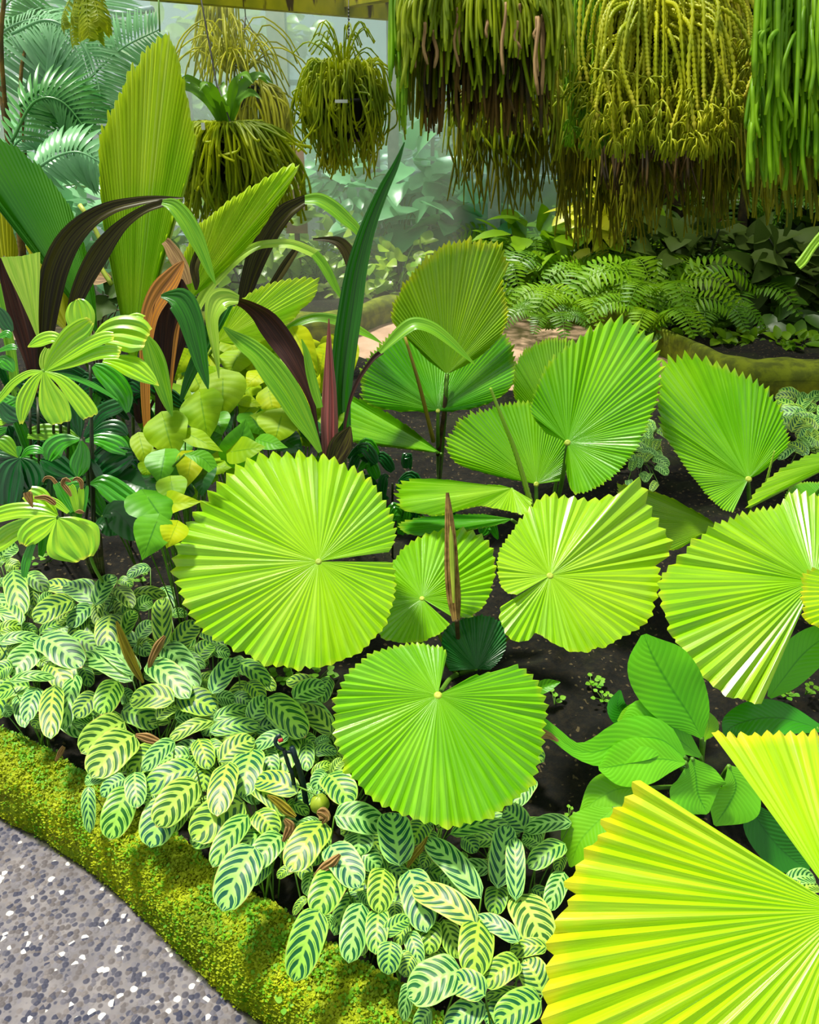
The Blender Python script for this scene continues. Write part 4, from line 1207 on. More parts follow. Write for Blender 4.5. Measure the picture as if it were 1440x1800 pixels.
# ================================================================== LEFT SIDE: LADY PALMS, STRAP LEAVES, HEART LEAVES
def Z(ox, oy, sc):
    return lambda x, y: (ox + x / sc, oy + y / sc)
def multi(root, items, depth, f, sc, mats, nrm=(0, -0.6, 0.8), pleats=4, pamp=0.05, nseg=16, name='leaflet', kind=None, ragged=0.004, **kw):
    """items: list of (control points (x, y, half width) in region units, material, depth offset)"""
    for it in items:
        pts, mat = it[0], it[1]
        dd = it[2] if len(it) > 2 else 0.0
        nn = it[3] if len(it) > 3 else nrm
        pl_ = []
        for j, (x, y, hw) in enumerate(pts):
            px, py = f(x, y)
            pl_.append((px, py, hw * 1.38 / sc, depth + dd))
        mb, P3 = pblade(pl_, depth, nn, nseg=nseg, pleats=pleats, pamp=pamp, ragged=ragged, **kw)
        mb.build(name, mat, root)

f7 = Z(0, 400, 4.8); f5 = Z(0, 700, 4.0); f3 = Z(0, 400, 2.4); f6 = Z(240, 560, 3.4286)

# --- lady palm, bright star of leaflets
r1 = base_at(95, 960)
lp = thing('lady_palm', r1, 'bright green lady palm with a star of blunt leaflets at the left edge', 'palm', 'lady palms at the left')
dL = 2.05
multi(lp, [
  ([(800,930,20),(900,900,80),(1020,890,112),(1150,915,118),(1250,950,75)], 'lady_bright', 0.06, (0,-.75,.6)),
  ([(720,960,20),(700,860,70),(680,740,92),(660,640,60),(650,600,8)], 'lady_bright', 0.12, (0,-.9,.3)),
  ([(870,1120,20),(980,1130,50),(1120,1180,75),(1240,1260,50),(1345,1335,4)], 'lady_bright', 0.05),
  ([(790,1165,20),(860,1210,55),(960,1300,68),(1050,1430,55),(1080,1570,10)], 'lady_green', 0.10),
  ([(1030,800,15),(1090,780,35),(1150,770,42),(1210,790,38)], 'lady_bright', 0.15),
  ([(530,950,20),(430,930,48),(330,960,48),(230,1012,4)], 'lady_bright', 0.03),
  ([(375,1212,14),(370,1150,28),(380,1080,30),(400,1010,15)], 'strap_light', 0.02),
 ], dL, f7, 4.8, None, pleats=4)
hubL = P(*f7(375, 1212), dL - 0.02)
multi(lp, [
  ([(375,1212,8),(450,1080,34),(580,930,56),(690,850,60),(775,780,30)], 'lady_bright', -0.02, (0.3,-.85,.4)),
  ([(380,1212,8),(560,1100,35),(740,990,50),(870,935,50),(965,920,32)], 'lady_bright', -0.02),
  ([(380,1215,8),(600,1150,32),(800,1070,50),(930,1050,52),(1020,1060,40)], 'lady_bright', -0.02),
  ([(380,1218,5),(600,1260,16),(800,1340,18),(1000,1462,4)], 'lady_green', -0.02),
  ([(375,1220,8),(520,1290,36),(650,1430,56),(740,1550,58),(770,1605,46)], 'lady_bright', -0.03),
  ([(372,1222,8),(400,1340,48),(450,1480,84),(500,1600,76),(515,1660,58)], 'lady_bright', -0.04),
  ([(365,1218,8),(290,1300,40),(220,1440,58),(190,1560,40),(180,1665,10)], 'lady_bright', -0.03),
  ([(360,1214,8),(240,1235,26),(120,1310,30),(40,1400,28),(-60,1520,10)], 'lady_bright', -0.02),
 ], dL, f7, 4.8, None, pleats=4)
mb = MB(); mb.tube(crom([hubL, hubL * 0.5 + r1 * 0.5 + np.array([0, 0.08, 0.1]), r1], 12), 0.006, 7)
mb.build('stem', 'stem_green', lp)
mb = MB(); mb.tube(crom([P(*f7(760, 1160), dL + .08), P(163, 800, dL + .12), P(168, 1000, 2.3)], 12), 0.004, 6)
mb.build('cane', 'stem_dark', lp)

# --- second lady palm, with burnt tips
r2 = base_at(175, 1015)
lp2 = thing('lady_palm', r2, 'lady palm with brown burnt leaf tips, just above the striped plants at left', 'palm', 'lady palms at the left')
d2 = 1.98
multi(lp2, [
  ([(400,830,10),(300,800,38),(150,790,46),(0,820,46),(-120,880,20)], 'lady_bright', 0.0),
  ([(395,840,10),(250,880,42),(100,940,58),(0,1010,60),(-100,1080,20)], 'lady_bright', 0.01),
  ([(395,845,12),(320,890,62),(250,930,74),(190,980,62),(165,1040,20)], 'lady_bright', -0.03),
  ([(250,990,16),(215,1060,22),(185,1160,26),(168,1265,14)], 'lady_green', -0.02),
  ([(410,850,14),(450,900,80),(510,990,138),(560,1070,110),(590,1140,50)], 'lady_bright', -0.05, (0.1,-.6,.75)),
  ([(400,830,10),(330,760,40),(260,700,58),(190,660,40)], 'lady_bright', 0.02),
  ([(480,805,10),(400,740,20),(330,700,14),(290,680,10)], 'lady_bright', 0.0),
  ([(510,800,14),(460,710,24),(410,620,24),(395,590,14)], 'lady_green', 0.02),
  ([(540,800,12),(525,720,20),(505,640,22),(490,610,14)], 'lady_bright', 0.02),
  ([(570,800,10),(572,720,16),(572,650,16),(572,620,8)], 'lady_bright', 0.03),
  ([(590,800,8),(602,720,12),(612,640,10),(614,610,4)], 'lady_green', 0.03),
  ([(420,720,8),(440,650,40),(520,610,45),(590,600,20)], 'lady_green', 0.08),
 ], d2, f5, 4.0, None, pleats=4)
for pts, dd in [([(190,660,26),(200,690,30),(230,770,4)], -0.01), ([(240,700,10),(320,700,22),(370,730,22),(390,750,8)], -0.02), ([(395,600,14),(360,560,12),(320,560,10),(300,590,6)], 0.0),
                ([(500,690,8),(470,640,20),(440,600,16),(460,570,16),(500,590,6)], -0.0), ([(575,640,10),(570,590,18),(540,565,14),(510,580,5)], 0.01), ([(530,800,5),(560,798,16),(590,805,6)], -0.05)]:
    pl_ = [(*f5(x, y), hw / 4.0) for x, y, hw in pts]
    mb, _ = pblade(pl_, d2 + dd, (0.2, -.8, .4), nseg=10, pleats=3, pamp=0.3)
    q = mb.build('burnt_tip', 'dry_leaf', lp2); q['label'] = 'shrivelled brown leaf end'
mb = MB(); h2 = P(*f5(405, 840), d2 + 0.01)
mb.tube(crom([h2, P(138, 940, d2 + 0.05), r2], 10), 0.006, 7); mb.tube(crom([P(*f5(520, 810), d2 + .03), P(140, 940, d2 + .1), r2], 10), 0.004, 7)
mb.tube(crom([P(*f5(620, 1060), d2), P(*f5(660, 1180), d2 + .05), P(*f5(720, 1290), d2 + .1)], 10), 0.004, 7)
mb.build('stem', 'stem_green', lp2)
mb = MB()
for k in range(7):
    x = 155 + k * 3.4
    mb.tube(crom([P(x, 940 + 8 * (k % 3), 2.2), P(x - 3 + k, 980, 2.22), r2 + np.array([0.006 * k - 0.02, 0, 0])], 8), 0.0055, 6)
mb.build('old_sheaths', 'trunk_brown', lp2)

# --- dark shaded lady palms
r3 = base_at(150, 930)
lp3 = thing('lady_palm', r3, 'deep green glossy lady palm in shade between the two bright ones', 'palm', 'lady palms at the left')
d3 = 2.2
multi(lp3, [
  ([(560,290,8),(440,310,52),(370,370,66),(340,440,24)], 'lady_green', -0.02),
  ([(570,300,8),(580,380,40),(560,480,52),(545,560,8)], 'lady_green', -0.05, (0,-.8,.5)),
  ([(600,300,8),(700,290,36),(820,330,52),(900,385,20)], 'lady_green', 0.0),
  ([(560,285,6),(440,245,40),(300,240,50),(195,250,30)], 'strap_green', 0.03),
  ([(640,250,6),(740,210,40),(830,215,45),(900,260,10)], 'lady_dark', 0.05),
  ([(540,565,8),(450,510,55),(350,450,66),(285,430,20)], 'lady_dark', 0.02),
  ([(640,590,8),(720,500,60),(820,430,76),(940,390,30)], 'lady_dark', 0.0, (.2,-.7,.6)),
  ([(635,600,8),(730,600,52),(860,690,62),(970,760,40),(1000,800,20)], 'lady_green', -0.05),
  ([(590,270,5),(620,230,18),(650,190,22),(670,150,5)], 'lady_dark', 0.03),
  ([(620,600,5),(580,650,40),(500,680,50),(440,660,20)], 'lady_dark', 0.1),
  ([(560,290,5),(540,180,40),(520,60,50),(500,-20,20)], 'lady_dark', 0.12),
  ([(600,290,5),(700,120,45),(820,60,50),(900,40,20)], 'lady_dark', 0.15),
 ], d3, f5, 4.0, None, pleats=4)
mb = MB(); mb.tube(crom([P(*f5(570, 290), d3), P(*f5(620, 600), d3 + .05), r3], 10), 0.005, 7)
mb.tube(crom([P(*f5(640, 140), d3 - .03), P(*f5(640, 500), d3 - .03), P(*f5(652, 900), d3 + .05)], 10), 0.0035, 7)
mb.build('stem', 'stem_dark', lp3)
mb, _ = pblade([(*f5(640, 430), 2), (*f5(670, 480), 6), (*f5(700, 540), 7), (*f5(715, 590), 2)], d3 - .04, (0, -.8, .5), nseg=8)
mb.build('leaflet', 'lady_dark', lp3)
r4 = base_at(20, 950)
lp4 = thing('lady_palm', r4, 'darkest lady palm at the left edge with drooping glossy blue-green leaflets', 'palm', 'lady palms at the left')
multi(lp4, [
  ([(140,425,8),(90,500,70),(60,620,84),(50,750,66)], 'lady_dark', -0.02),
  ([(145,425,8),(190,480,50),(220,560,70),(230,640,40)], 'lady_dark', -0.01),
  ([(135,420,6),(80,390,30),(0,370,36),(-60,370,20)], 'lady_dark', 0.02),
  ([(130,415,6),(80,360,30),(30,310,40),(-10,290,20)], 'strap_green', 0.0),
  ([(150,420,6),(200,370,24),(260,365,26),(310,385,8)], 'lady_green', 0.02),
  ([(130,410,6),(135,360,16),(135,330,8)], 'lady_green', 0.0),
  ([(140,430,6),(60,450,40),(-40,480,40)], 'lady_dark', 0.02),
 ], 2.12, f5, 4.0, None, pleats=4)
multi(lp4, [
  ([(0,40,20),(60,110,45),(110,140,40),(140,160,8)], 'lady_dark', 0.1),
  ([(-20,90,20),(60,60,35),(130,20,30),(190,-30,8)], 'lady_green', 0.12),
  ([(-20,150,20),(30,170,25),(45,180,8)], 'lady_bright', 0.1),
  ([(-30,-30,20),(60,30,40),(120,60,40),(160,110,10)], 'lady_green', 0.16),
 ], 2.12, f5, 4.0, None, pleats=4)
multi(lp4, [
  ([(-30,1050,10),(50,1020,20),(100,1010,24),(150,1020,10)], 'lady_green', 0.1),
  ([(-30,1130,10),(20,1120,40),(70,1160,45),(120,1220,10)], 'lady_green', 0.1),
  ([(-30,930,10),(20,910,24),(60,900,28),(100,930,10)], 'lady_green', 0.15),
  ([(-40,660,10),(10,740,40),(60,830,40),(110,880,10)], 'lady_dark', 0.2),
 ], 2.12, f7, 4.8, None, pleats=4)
mb = MB(); mb.tube(crom([P(*f5(140, 425), 2.12), P(34, 880, 2.2), r4], 10), 0.005, 7)
for x in (52, 66, 92, 104, 118):
    mb.tube(crom([P(x, 700, 2.25), P(x + 2, 780, 2.28), r4 + np.array([0.0015 * x, 0.02, 0])], 8), 0.004, 6)
mb.build('stem', 'stem_dark', lp4)

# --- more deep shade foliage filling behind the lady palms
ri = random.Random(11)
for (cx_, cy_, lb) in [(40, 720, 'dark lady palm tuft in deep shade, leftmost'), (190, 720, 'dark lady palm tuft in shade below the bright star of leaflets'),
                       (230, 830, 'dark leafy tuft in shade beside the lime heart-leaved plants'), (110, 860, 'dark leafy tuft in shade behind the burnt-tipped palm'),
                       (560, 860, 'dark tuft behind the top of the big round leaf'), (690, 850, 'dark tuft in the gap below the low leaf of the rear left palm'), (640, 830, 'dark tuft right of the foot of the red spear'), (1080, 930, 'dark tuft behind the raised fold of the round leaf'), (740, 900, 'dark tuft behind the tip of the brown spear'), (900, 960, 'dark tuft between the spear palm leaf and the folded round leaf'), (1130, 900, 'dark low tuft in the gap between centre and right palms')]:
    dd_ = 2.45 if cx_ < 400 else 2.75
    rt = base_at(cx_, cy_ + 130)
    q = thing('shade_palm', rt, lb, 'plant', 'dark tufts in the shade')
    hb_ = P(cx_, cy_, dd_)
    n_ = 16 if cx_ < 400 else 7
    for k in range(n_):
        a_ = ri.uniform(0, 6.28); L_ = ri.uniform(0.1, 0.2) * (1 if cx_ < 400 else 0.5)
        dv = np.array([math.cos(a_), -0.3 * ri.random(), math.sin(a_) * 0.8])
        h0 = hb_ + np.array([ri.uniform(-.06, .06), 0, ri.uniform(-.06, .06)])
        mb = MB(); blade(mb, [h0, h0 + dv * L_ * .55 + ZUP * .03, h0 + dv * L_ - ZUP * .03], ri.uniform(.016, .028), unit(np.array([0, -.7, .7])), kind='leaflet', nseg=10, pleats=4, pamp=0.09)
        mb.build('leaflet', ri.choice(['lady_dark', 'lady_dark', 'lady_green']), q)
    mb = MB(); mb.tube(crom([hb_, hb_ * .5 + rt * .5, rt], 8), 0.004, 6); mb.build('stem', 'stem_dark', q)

# --- heart-leaved lime plants
HL = [
 (170,630,228,838,106,3,'heart_lime'),(195,440,215,600,98,2,'heart_lime'),(390,500,430,722,106,3,'heart_lime'),(520,380,520,602,110,2,'heart_lime'),(605,838,655,622,90,3,'heart_green'),
 (590,800,765,775,72,3,'heart_lime'),(865,620,695,585,62,2,'heart_lime'),(870,600,835,742,112,2,'heart_lime'),(748,735,900,775,42,3,'heart_green'),(165,838,140,990,86,2,'heart_green'),
 (330,842,300,1010,66,2,'heart_yellow'),(210,990,235,1125,72,3,'heart_lime'),(130,1120,372,1105,66,3,'heart_yellow'),(75,1090,185,1248,122,3,'heart_green'),(400,905,395,1062,72,1,'heart_dark'),
 (115,1240,40,1440,92,2,'heart_green'),(235,1255,185,1375,66,2,'heart_yellow'),(560,130,605,235,72,1,'heart_yellow'),(740,130,700,262,72,1,'heart_yellow'),(605,230,560,340,84,1,'heart_lime'),
 (480,170,525,255,64,0,'heart_yellow'),(650,200,680,312,62,1,'heart_yellow'),(440,235,420,335,54,0,'heart_yellow'),(300,220,240,330,62,1,'heart_yellow'),(745,330,655,405,62,2,'heart_yellow'),
 (350,345,400,455,72,0,'heart_lime'),(470,315,505,405,62,1,'heart_lime'),(800,450,830,585,72,1,'heart_yellow'),(855,250,885,405,84,1,'heart_lime'),(960,100,1090,335,66,2,'heart_yellow'),
 (1125,220,1100,335,66,1,'heart_yellow'),(1250,190,1295,335,74,2,'heart_yellow'),(1215,325,1245,435,72,2,'heart_lime'),(1180,190,1060,240,54,1,'heart_yellow'),(640,490,745,525,34,1,'heart_yellow'),
 (700,400,625,470,50,0,'heart_lime'),(310,695,505,795,46,3,'heart_lime'),(485,600,515,695,62,1,'heart_green'),(40,400,75,505,46,0,'heart_green'),(50,520,105,625,54,0,'heart_green'),
 (1000,430,1050,565,64,1,'heart_yellow'),(900,330,965,435,74,0,'heart_yellow'),(560,420,610,520,60,0,'heart_green'),(700,520,620,600,60,0,'heart_lime'),(950,560,1030,660,70,0,'heart_green'),
 (300,620,330,740,80,0,'heart_dark'),(480,560,560,680,80,0,'heart_dark'),(700,600,760,700,80,0,'heart_green'),(20,720,60,880,50,1,'heart_lime'),(60,880,60,960,40,1,'heart_lime'),
 (0,960,110,1040,90,1,'heart_dark'),(280,1000,200,1080,70,0,'heart_dark'),(440,880,560,900,60,1,'heart_lime'),(-100,1000,60,1180,100,0,'heart_dark'),(340,280,420,360,70,0,'heart_green'),
 (800,130,900,230,70,0,'heart_lime'),(1000,280,1080,400,70,0,'heart_lime'),(920,480,1000,520,60,1,'heart_yellow'),(880,720,1000,800,70,0,'heart_dark'),(1040,640,1080,760,60,0,'heart_dark'),
]
HC = [(300, 640, 'lime heart-leaved plant under the orange strap leaf'), (390, 620, 'yellow heart-leaved plant behind, next to the low pleated palm leaf'), (470, 620, 'bright yellow heart-leaved plant right of the arching brown leaf'),
      (590, 640, 'yellow heart-leaved plant beside the red spear and the tan path'), (300, 740, 'heart-leaved plant with two big dull lime leaves'), (400, 720, 'heart-leaved plant with upright cupped lime leaves in the middle'),
      (500, 740, 'heart-leaved plant with curled leaves touching the round palm leaf'), (290, 850, 'heart-leaved plant with leaves overlapping the left of the round palm leaf'), (270, 930, 'dark and lime heart-leaved plant lowest, above bare soil')]
for _ in range(90):
    x_ = ri.uniform(60, 1280); y_ = ri.uniform(130, 1150)
    if y_ > 560 + (1280 - x_) * .5 or (y_ > 700 and x_ > 620): continue
    L_ = ri.uniform(110, 160); a_ = ri.uniform(.3, 2.8)
    HL.append((x_, y_, x_ + math.cos(a_) * L_ * .7, y_ + math.sin(a_) * L_ * .9, ri.uniform(58, 80), -1, 'heart_yellow' if y_ < 420 and ri.random() < .6 else ri.choice(['heart_lime', 'heart_lime', 'heart_green'])))
hg = {}
for q in HL:
    px, py = f6(q[0], q[1])
    k = min(range(len(HC)), key=lambda i: (HC[i][0] - px) ** 2 + (HC[i][1] - py) ** 2)
    hg.setdefault(k, []).append((px, py, *f6(q[2], q[3]), q[4] / 3.4286, q[5], q[6]))
def hdepth(py):   # the clump rises away from the viewer
    return 2.05 + (960 - py) / 400.0 * 0.75
for k, L in hg.items():
    cy_ = HC[k][1]; d0 = hdepth(cy_) + 0.12
    rt = P(HC[k][0], cy_, d0); rt = np.array([rt[0], rt[1] + 0.05, 0.07])
    q = thing('heart_leaf_plant', rt, HC[k][2], 'plant', 'lime heart-leaved plants')
    sb = MB()
    for (x0, y0, x1, y1, hw, ly, mat) in L:
        d = hdepth((y0 + y1) / 2) - 0.035 * ly
        ex = 0.08
        x0, x1 = x0 - ex * (x1 - x0), x1 + ex * (x1 - x0); y0, y1 = y0 - ex * (y1 - y0), y1 + ex * (y1 - y0)
        A = P(x0, y0, d + 0.01); B = P(x1, y1, d - 0.02)
        view = unit(CPOS - A)
        Nn = unit(view * 0.8 + ZUP * 0.55 + np.array([ri.uniform(-.45, .45), 0, 0]))
        mb = MB()
        M = (A + B) / 2 + view * 0.012
        blade(mb, [A, M, B], hw * d / FPX * 1.3, Nn, kind='heart', nseg=15, nc=9, fold=ri.uniform(0.08, 0.32), curl=ri.uniform(0, 0.3), lobe=0.5, wave=ri.uniform(0.02, 0.12))
        o = mb.build('leaf', mat, q)
        stalk(sb, A, rt + np.array([ri.uniform(-.04, .04), 0, 0]), 0.002, 0.03, 6, 5)
    sb.build('stems', 'stem_green', q)
# broad dark green leaves under them
rt = base_at(245, 1010)
q = thing('broad_leaf_plant', rt, 'dark green oval leaves in shade just left of the big round leaf', 'plant')
for pts, mat, dd in [([(720,830,10),(800,790,80),(880,860,112),(960,960,70),(985,995,5)], 'heart_dark', 0), ([(660,900,10),(740,880,70),(800,930,60),(830,960,5)], 'heart_dark', .05), ([(1300,395,8),(1420,420,60),(1500,500,40)], 'heart_green', -.02)]:
    mb, P3 = pblade([(*f5(x, y), hw / 4) for x, y, hw in pts], 2.1 + dd, (0, -.6, .8), nseg=14, nc=9)
    mb.build('leaf', mat, q)
    sb = MB(); stalk(sb, P3[0], rt, 0.003); sb.build('stem', 'stem_green', q)

# --- strap-leaved plants
sa = base_at(577, 835)
stA = thing('strap_leaf_plant', sa, 'strap-leaved plant with a red spear and a tall dark blade, behind the round leaf', 'plant', 'arching strap-leaved plants')
dA_ = 2.42
def strap(root, pts, mat, d, nrm=(0.1, -0.85, 0.5), pleats=3, label=None, fold=0.25, pamp=0.025, nseg=30, name='blade', ragged=0.0):
    mb, P3 = pblade(pts, d, nrm, nseg=nseg, fold=fold, pleats=pleats, pamp=pamp, ragged=ragged)
    o = mb.build(name, mat, root)
    if label: o['label'] = label
    return P3
strap(stA, [(600,770,16),(596,700,19),(602,620,22),(613,540,22),(625,470,19),(645,400,14),(672,335,10),(695,290,6),(711,250,1)], 'strap_deep', dA_+.05, (0.35,-.9,.2), pleats=4, label='tall dark green blade pointing up', fold=0.55)
strap(stA, [(575,800,14),(574,750,17),(575,690,14),(576,640,9),(577,590,4),(578,560,1)], 'strap_red', dA_-.03, (-0.3,-.9,.2), pleats=4, label='dusky red closed spear', fold=-0.6, pamp=.14, name='spear')
strap(stA, [(562,790,3),(552,730,6),(545,700,9),(532,665,14),(512,625,19),(488,588,22),(462,555,21),(435,535,16),(412,527,10),(396,524,6)], 'strap_purple', dA_-.06, (0.5,-.6,-.6), pleats=3, label='arching dark purple underside of a blade')
strap(stA, [(420,527,8),(400,524,16),(384,532,22),(374,560,13),(378,600,9),(383,640,4),(385,665,1)], 'strap_light', dA_-.10, (-.2,-.9,.4), pleats=3, label='light green drooping end of the arching blade')
strap(stA, [(563,795,4),(548,765,11),(528,730,20),(505,690,24),(480,655,24),(455,625,19),(430,605,16),(408,588,8),(393,575,2)], 'strap_green', dA_-.08, (0.1,-.7,.7), pleats=6, label='broad green torn blade leaning left')
strap(stA, [(603,790,2),(607,745,2.5),(617,700,3),(632,665,3.5),(655,632,4),(672,618,5)], 'strap_purple', dA_-.02, label='thin dark stalk of the right-hand arching blade')
strap(stA, [(668,620,4),(690,598,9),(713,578,13),(732,570,14),(760,578,13),(788,598,10),(812,620,6),(836,642,1)], 'strap_green', dA_-.04, (.1,-.6,.8), pleats=3)
strap(stA, [(562,717,6),(554,690,9),(545,655,9),(538,620,6),(530,596,1)], 'strap_green', dA_-.1, (.5,-.8,.3), pleats=3)
strap(stA, [(585,812,14),(596,790,20),(606,770,16),(616,750,2)], 'strap_dark', dA_-.08, pleats=3)
strap(stA, [(395,640,3),(415,610,6),(450,590,9),(485,583,9),(505,580,7)], 'strap_dark', 2.75, pleats=2)
strap(stA, [(500,582,5),(530,566,9),(562,559,10),(598,566,11),(628,580,9),(652,592,5),(672,604,1)], 'strap_green', 2.75, (0,-.6,.8), pleats=3)
strap(stA, [(595,795,4),(606,778,8),(612,760,5),(616,748,1)], 'strap_green', dA_-.05, pleats=2)

sb_ = base_at(285, 900)
stB = thing('strap_leaf_plant', sb_, 'strap-leaved plant with an orange flushed blade, behind the heart leaves', 'plant', 'arching strap-leaved plants')
dBb = 2.35
strap(stB, [(275,790,5),(285,700,12),(292,640,20),(298,590,30),(304,550,34),(312,510,22),(318,490,4)], 'strap_purple', dBb+.03, (.3,-.9,.1), pleats=4, label='dark purple underside')
strap(stB, [(262,790,5),(258,720,9),(257,650,11),(260,590,15),(268,548,19),(285,515,22),(303,490,18),(316,470,10),(323,459,2)], 'strap_orange', dBb, (-.3,-.9,.2), pleats=5, label='orange brown flushed blade', fold=.3)
strap(stB, [(283,521,3),(300,522,12),(318,530,24),(334,560,22),(345,600,18),(354,640,12),(362,668,6),(366,684,1)], 'strap_deep', dBb-.06, (.2,-.8,.5), pleats=5, label='deep green drooping blade')
strap(stB, [(257,590,4),(264,610,14),(274,640,18),(286,680,14),(296,712,8),(303,732,1)], 'strap_green', dBb-.08, (.3,-.8,.4), pleats=3)
strap(stB, [(318,705,3),(330,670,8),(345,635,11),(362,600,12),(380,565,14),(398,530,14)], 'strap_deep', dBb+.06, (.2,-.8,.4), pleats=3)
strap(stB, [(272,700,3),(262,720,3),(245,740,5),(240,700,6),(243,650,4)], 'strap_purple', dBb+.08, pleats=2)
strap(stB, [(299,700,2),(304,640,3),(310,590,4),(316,560,2)], 'strap_orange', dBb+.0, pleats=2)
strap(stB, [(345,510,2),(345,495,6),(342,470,8),(352,440,8)], 'strap_dark', dBb+.02, pleats=2)
strap(stB, [(330,500,8),(322,475,12),(308,450,13),(296,430,9),(290,424,8)], 'dry_leaf', dBb+.10, pleats=3, label='cut tan stub of an old blade')

sc_ = base_at(75, 860)
stC = thing('strap_leaf_plant', sc_, 'strap-leaved plant at left with two dark blades arching over the tall pleated leaf', 'plant', 'arching strap-leaved plants')
dC = 2.38
strap(stC, [(78,700,6),(76,630,11),(80,570,17),(86,520,21),(98,470,22),(120,425,20),(153,390,16),(193,367,12),(235,356,9),(275,350,6),(322,348,1)], 'strap_dark', dC, (.5,-.7,.5), pleats=3, label='dark arching blade')
strap(stC, [(122,640,4),(123,585,7),(130,540,11),(147,495,15),(172,450,17),(198,414,13),(222,390,9),(254,369,7),(288,357,7)], 'strap_dark', dC-.04, (.5,-.7,.5), pleats=3, label='second dark arching blade')
strap(stC, [(285,356,5),(305,362,13),(325,385,16),(342,415,15),(356,445,11),(368,475,7),(379,500,1)], 'strap_green', dC-.06, (.3,-.8,.5), pleats=4, label='light green drooping end of the blade')
strap(stC, [(60,700,6),(58,650,12),(50,600,22),(38,555,26),(24,510,22),(12,475,16),(4,452,6)], 'strap_purple', dC-.02, (-.3,-.9,.3), pleats=6, label='dark red-brown blade', pamp=.1)
strap(stC, [(38,450,33),(44,480,27),(52,520,17),(60,560,8),(68,598,1)], 'strap_light', dC-.06, (.2,-.9,.35), pleats=6, label='pale green folded blade end')
for pts, mt in [([(62,690,4),(66,640,6),(60,600,7),(56,570,3)], 'strap_orange'), ([(30,700,8),(20,620,9),(8,560,9),(-5,500,10)], 'strap_green'), ([(95,690,6),(98,640,8),(100,600,6)], 'strap_purple')]:
    strap(stC, pts, mt, dC+.03, pleats=3)
# far strap blades over the heart leaves
sdd = base_at(455, 700)
stD = thing('strap_leaf_plant', sdd, 'strap-leaved plant behind, its thin blades arching over the low pleated leaf', 'plant', 'arching strap-leaved plants')
strap(stD, [(345,545,8),(365,510,9),(392,480,9),(420,453,9),(450,434,8),(480,429,8),(512,430,9),(540,440,9),(558,450,8)], 'strap_light', 2.7, (0,-.7,.6), pleats=2)
strap(stD, [(553,446,8),(568,465,9),(582,490,8),(594,512,5),(603,528,1)], 'strap_green', 2.68, pleats=2)
strap(stD, [(420,560,8),(435,500,14),(452,450,18),(475,405,18),(500,375,15),(522,360,11),(540,350,8)], 'strap_dark', 2.9, (.4,-.7,.5), pleats=3)
strap(stD, [(536,352,9),(560,352,13),(585,366,14),(610,388,12),(625,402,9),(640,425,2)], 'strap_green', 2.88, (.1,-.7,.6), pleats=3)
strap(stD, [(550,421,2),(575,421,5),(597,427,10),(612,445,12),(618,470,9),(624,500,4),(634,516,1)], 'strap_dark', 2.95, pleats=2)
strap(stD, [(430,600,6),(455,560,8),(470,520,7),(500,470,8),(520,440,6)], 'strap_dark', 2.95, pleats=2)

# --- giant pleated-leaf palm (diamond leaves)
jb = base_at(235, 800)
jp = thing('diamond_leaf_palm', jb, 'palm with huge undivided diamond-shaped pleated leaves standing upright', 'palm')
fan_leaf(jp, (232, 660), 2.75, (-0.1, -0.93, 0.35),
    [(190, 430), (180, 370), (175, 300), (174, 252), (183, 215), (203, 168), (232, 118), (264, 76), (290, 50), (302, 62), (314, 98), (328, 150), (338, 192), (345, 240), (341, 272), (333, 305), (318, 345), (300, 400), (280, 460)],
    'joey_bright', n=44, amp=0.42, tooth=0.012, arcmix=0.6, fold=(268, 150, 0.3), nr=26, undul=0.006, ridges=[(290, 50, -0.03, 0.014)], petiole=[jb], hubsize=0, label='tallest upright leaf')
fan_leaf(jp, (332, 528), 2.62, (0.2, -0.85, 0.48),
    [(316, 480), (320, 455), (330, 430), (348, 396), (370, 378), (400, 354), (440, 328), (488, 300), (524, 285), (525, 295), (517, 312), (503, 338), (482, 370), (462, 402), (436, 434), (402, 468), (365, 503)],
    'joey_bright', n=36, amp=0.36, undul=0.008, tooth=0.012, arcmix=0.55, fold=(500, 310, 0.3), nr=18, ridges=[(524, 285, -0.02, 0.014)], petiole=[jb], hubsize=0, label='leaf leaning right')
fan_leaf(jp, (172, 590), 2.7, (0.55, -0.75, 0.35),
    [(168, 540), (160, 470), (148, 430), (135, 392), (120, 360), (100, 330), (70, 292), (35, 262), (0, 243), (-40, 222), (-80, 230), (-60, 290), (-30, 330), (0, 358), (40, 400), (80, 442), (112, 484), (145, 540)],
    'joey_dark', n=40, amp=0.16, tooth=0.012, arcmix=0.5, fold=(-60, 235, -0.4), nr=18, ridges=[(-80, 230, -0.03, 0.014)], petiole=[jb], hubsize=0, label='dark leaf arching to the left')
fan_leaf(jp, (384, 600), 2.55, (0.1, -0.6, 0.8),
    [(386, 575), (400, 552), (420, 530), (450, 508), (480, 495), (515, 488), (554, 487), (563, 496), (554, 520), (534, 542), (512, 566), (480, 592), (440, 606), (410, 606)],
    'joey_bright', n=36, amp=0.36, undul=0.008, tooth=0.02, arcmix=0.5, nr=14, petiole=[jb], hubsize=0, label='low leaf lying level to the right')
fan_leaf(jp, (125, 590), 2.85, (-0.2, -0.9, 0.35),
    [(88, 560), (70, 520), (56, 470), (44, 420), (45, 398), (62, 405), (84, 428), (100, 460), (116, 500), (124, 540)],
    'joey_yellow', n=22, amp=0.28, tooth=0.012, arcmix=0.5, nr=12, petiole=[jb], hubsize=0, label='olive yellow leaf in shadow')
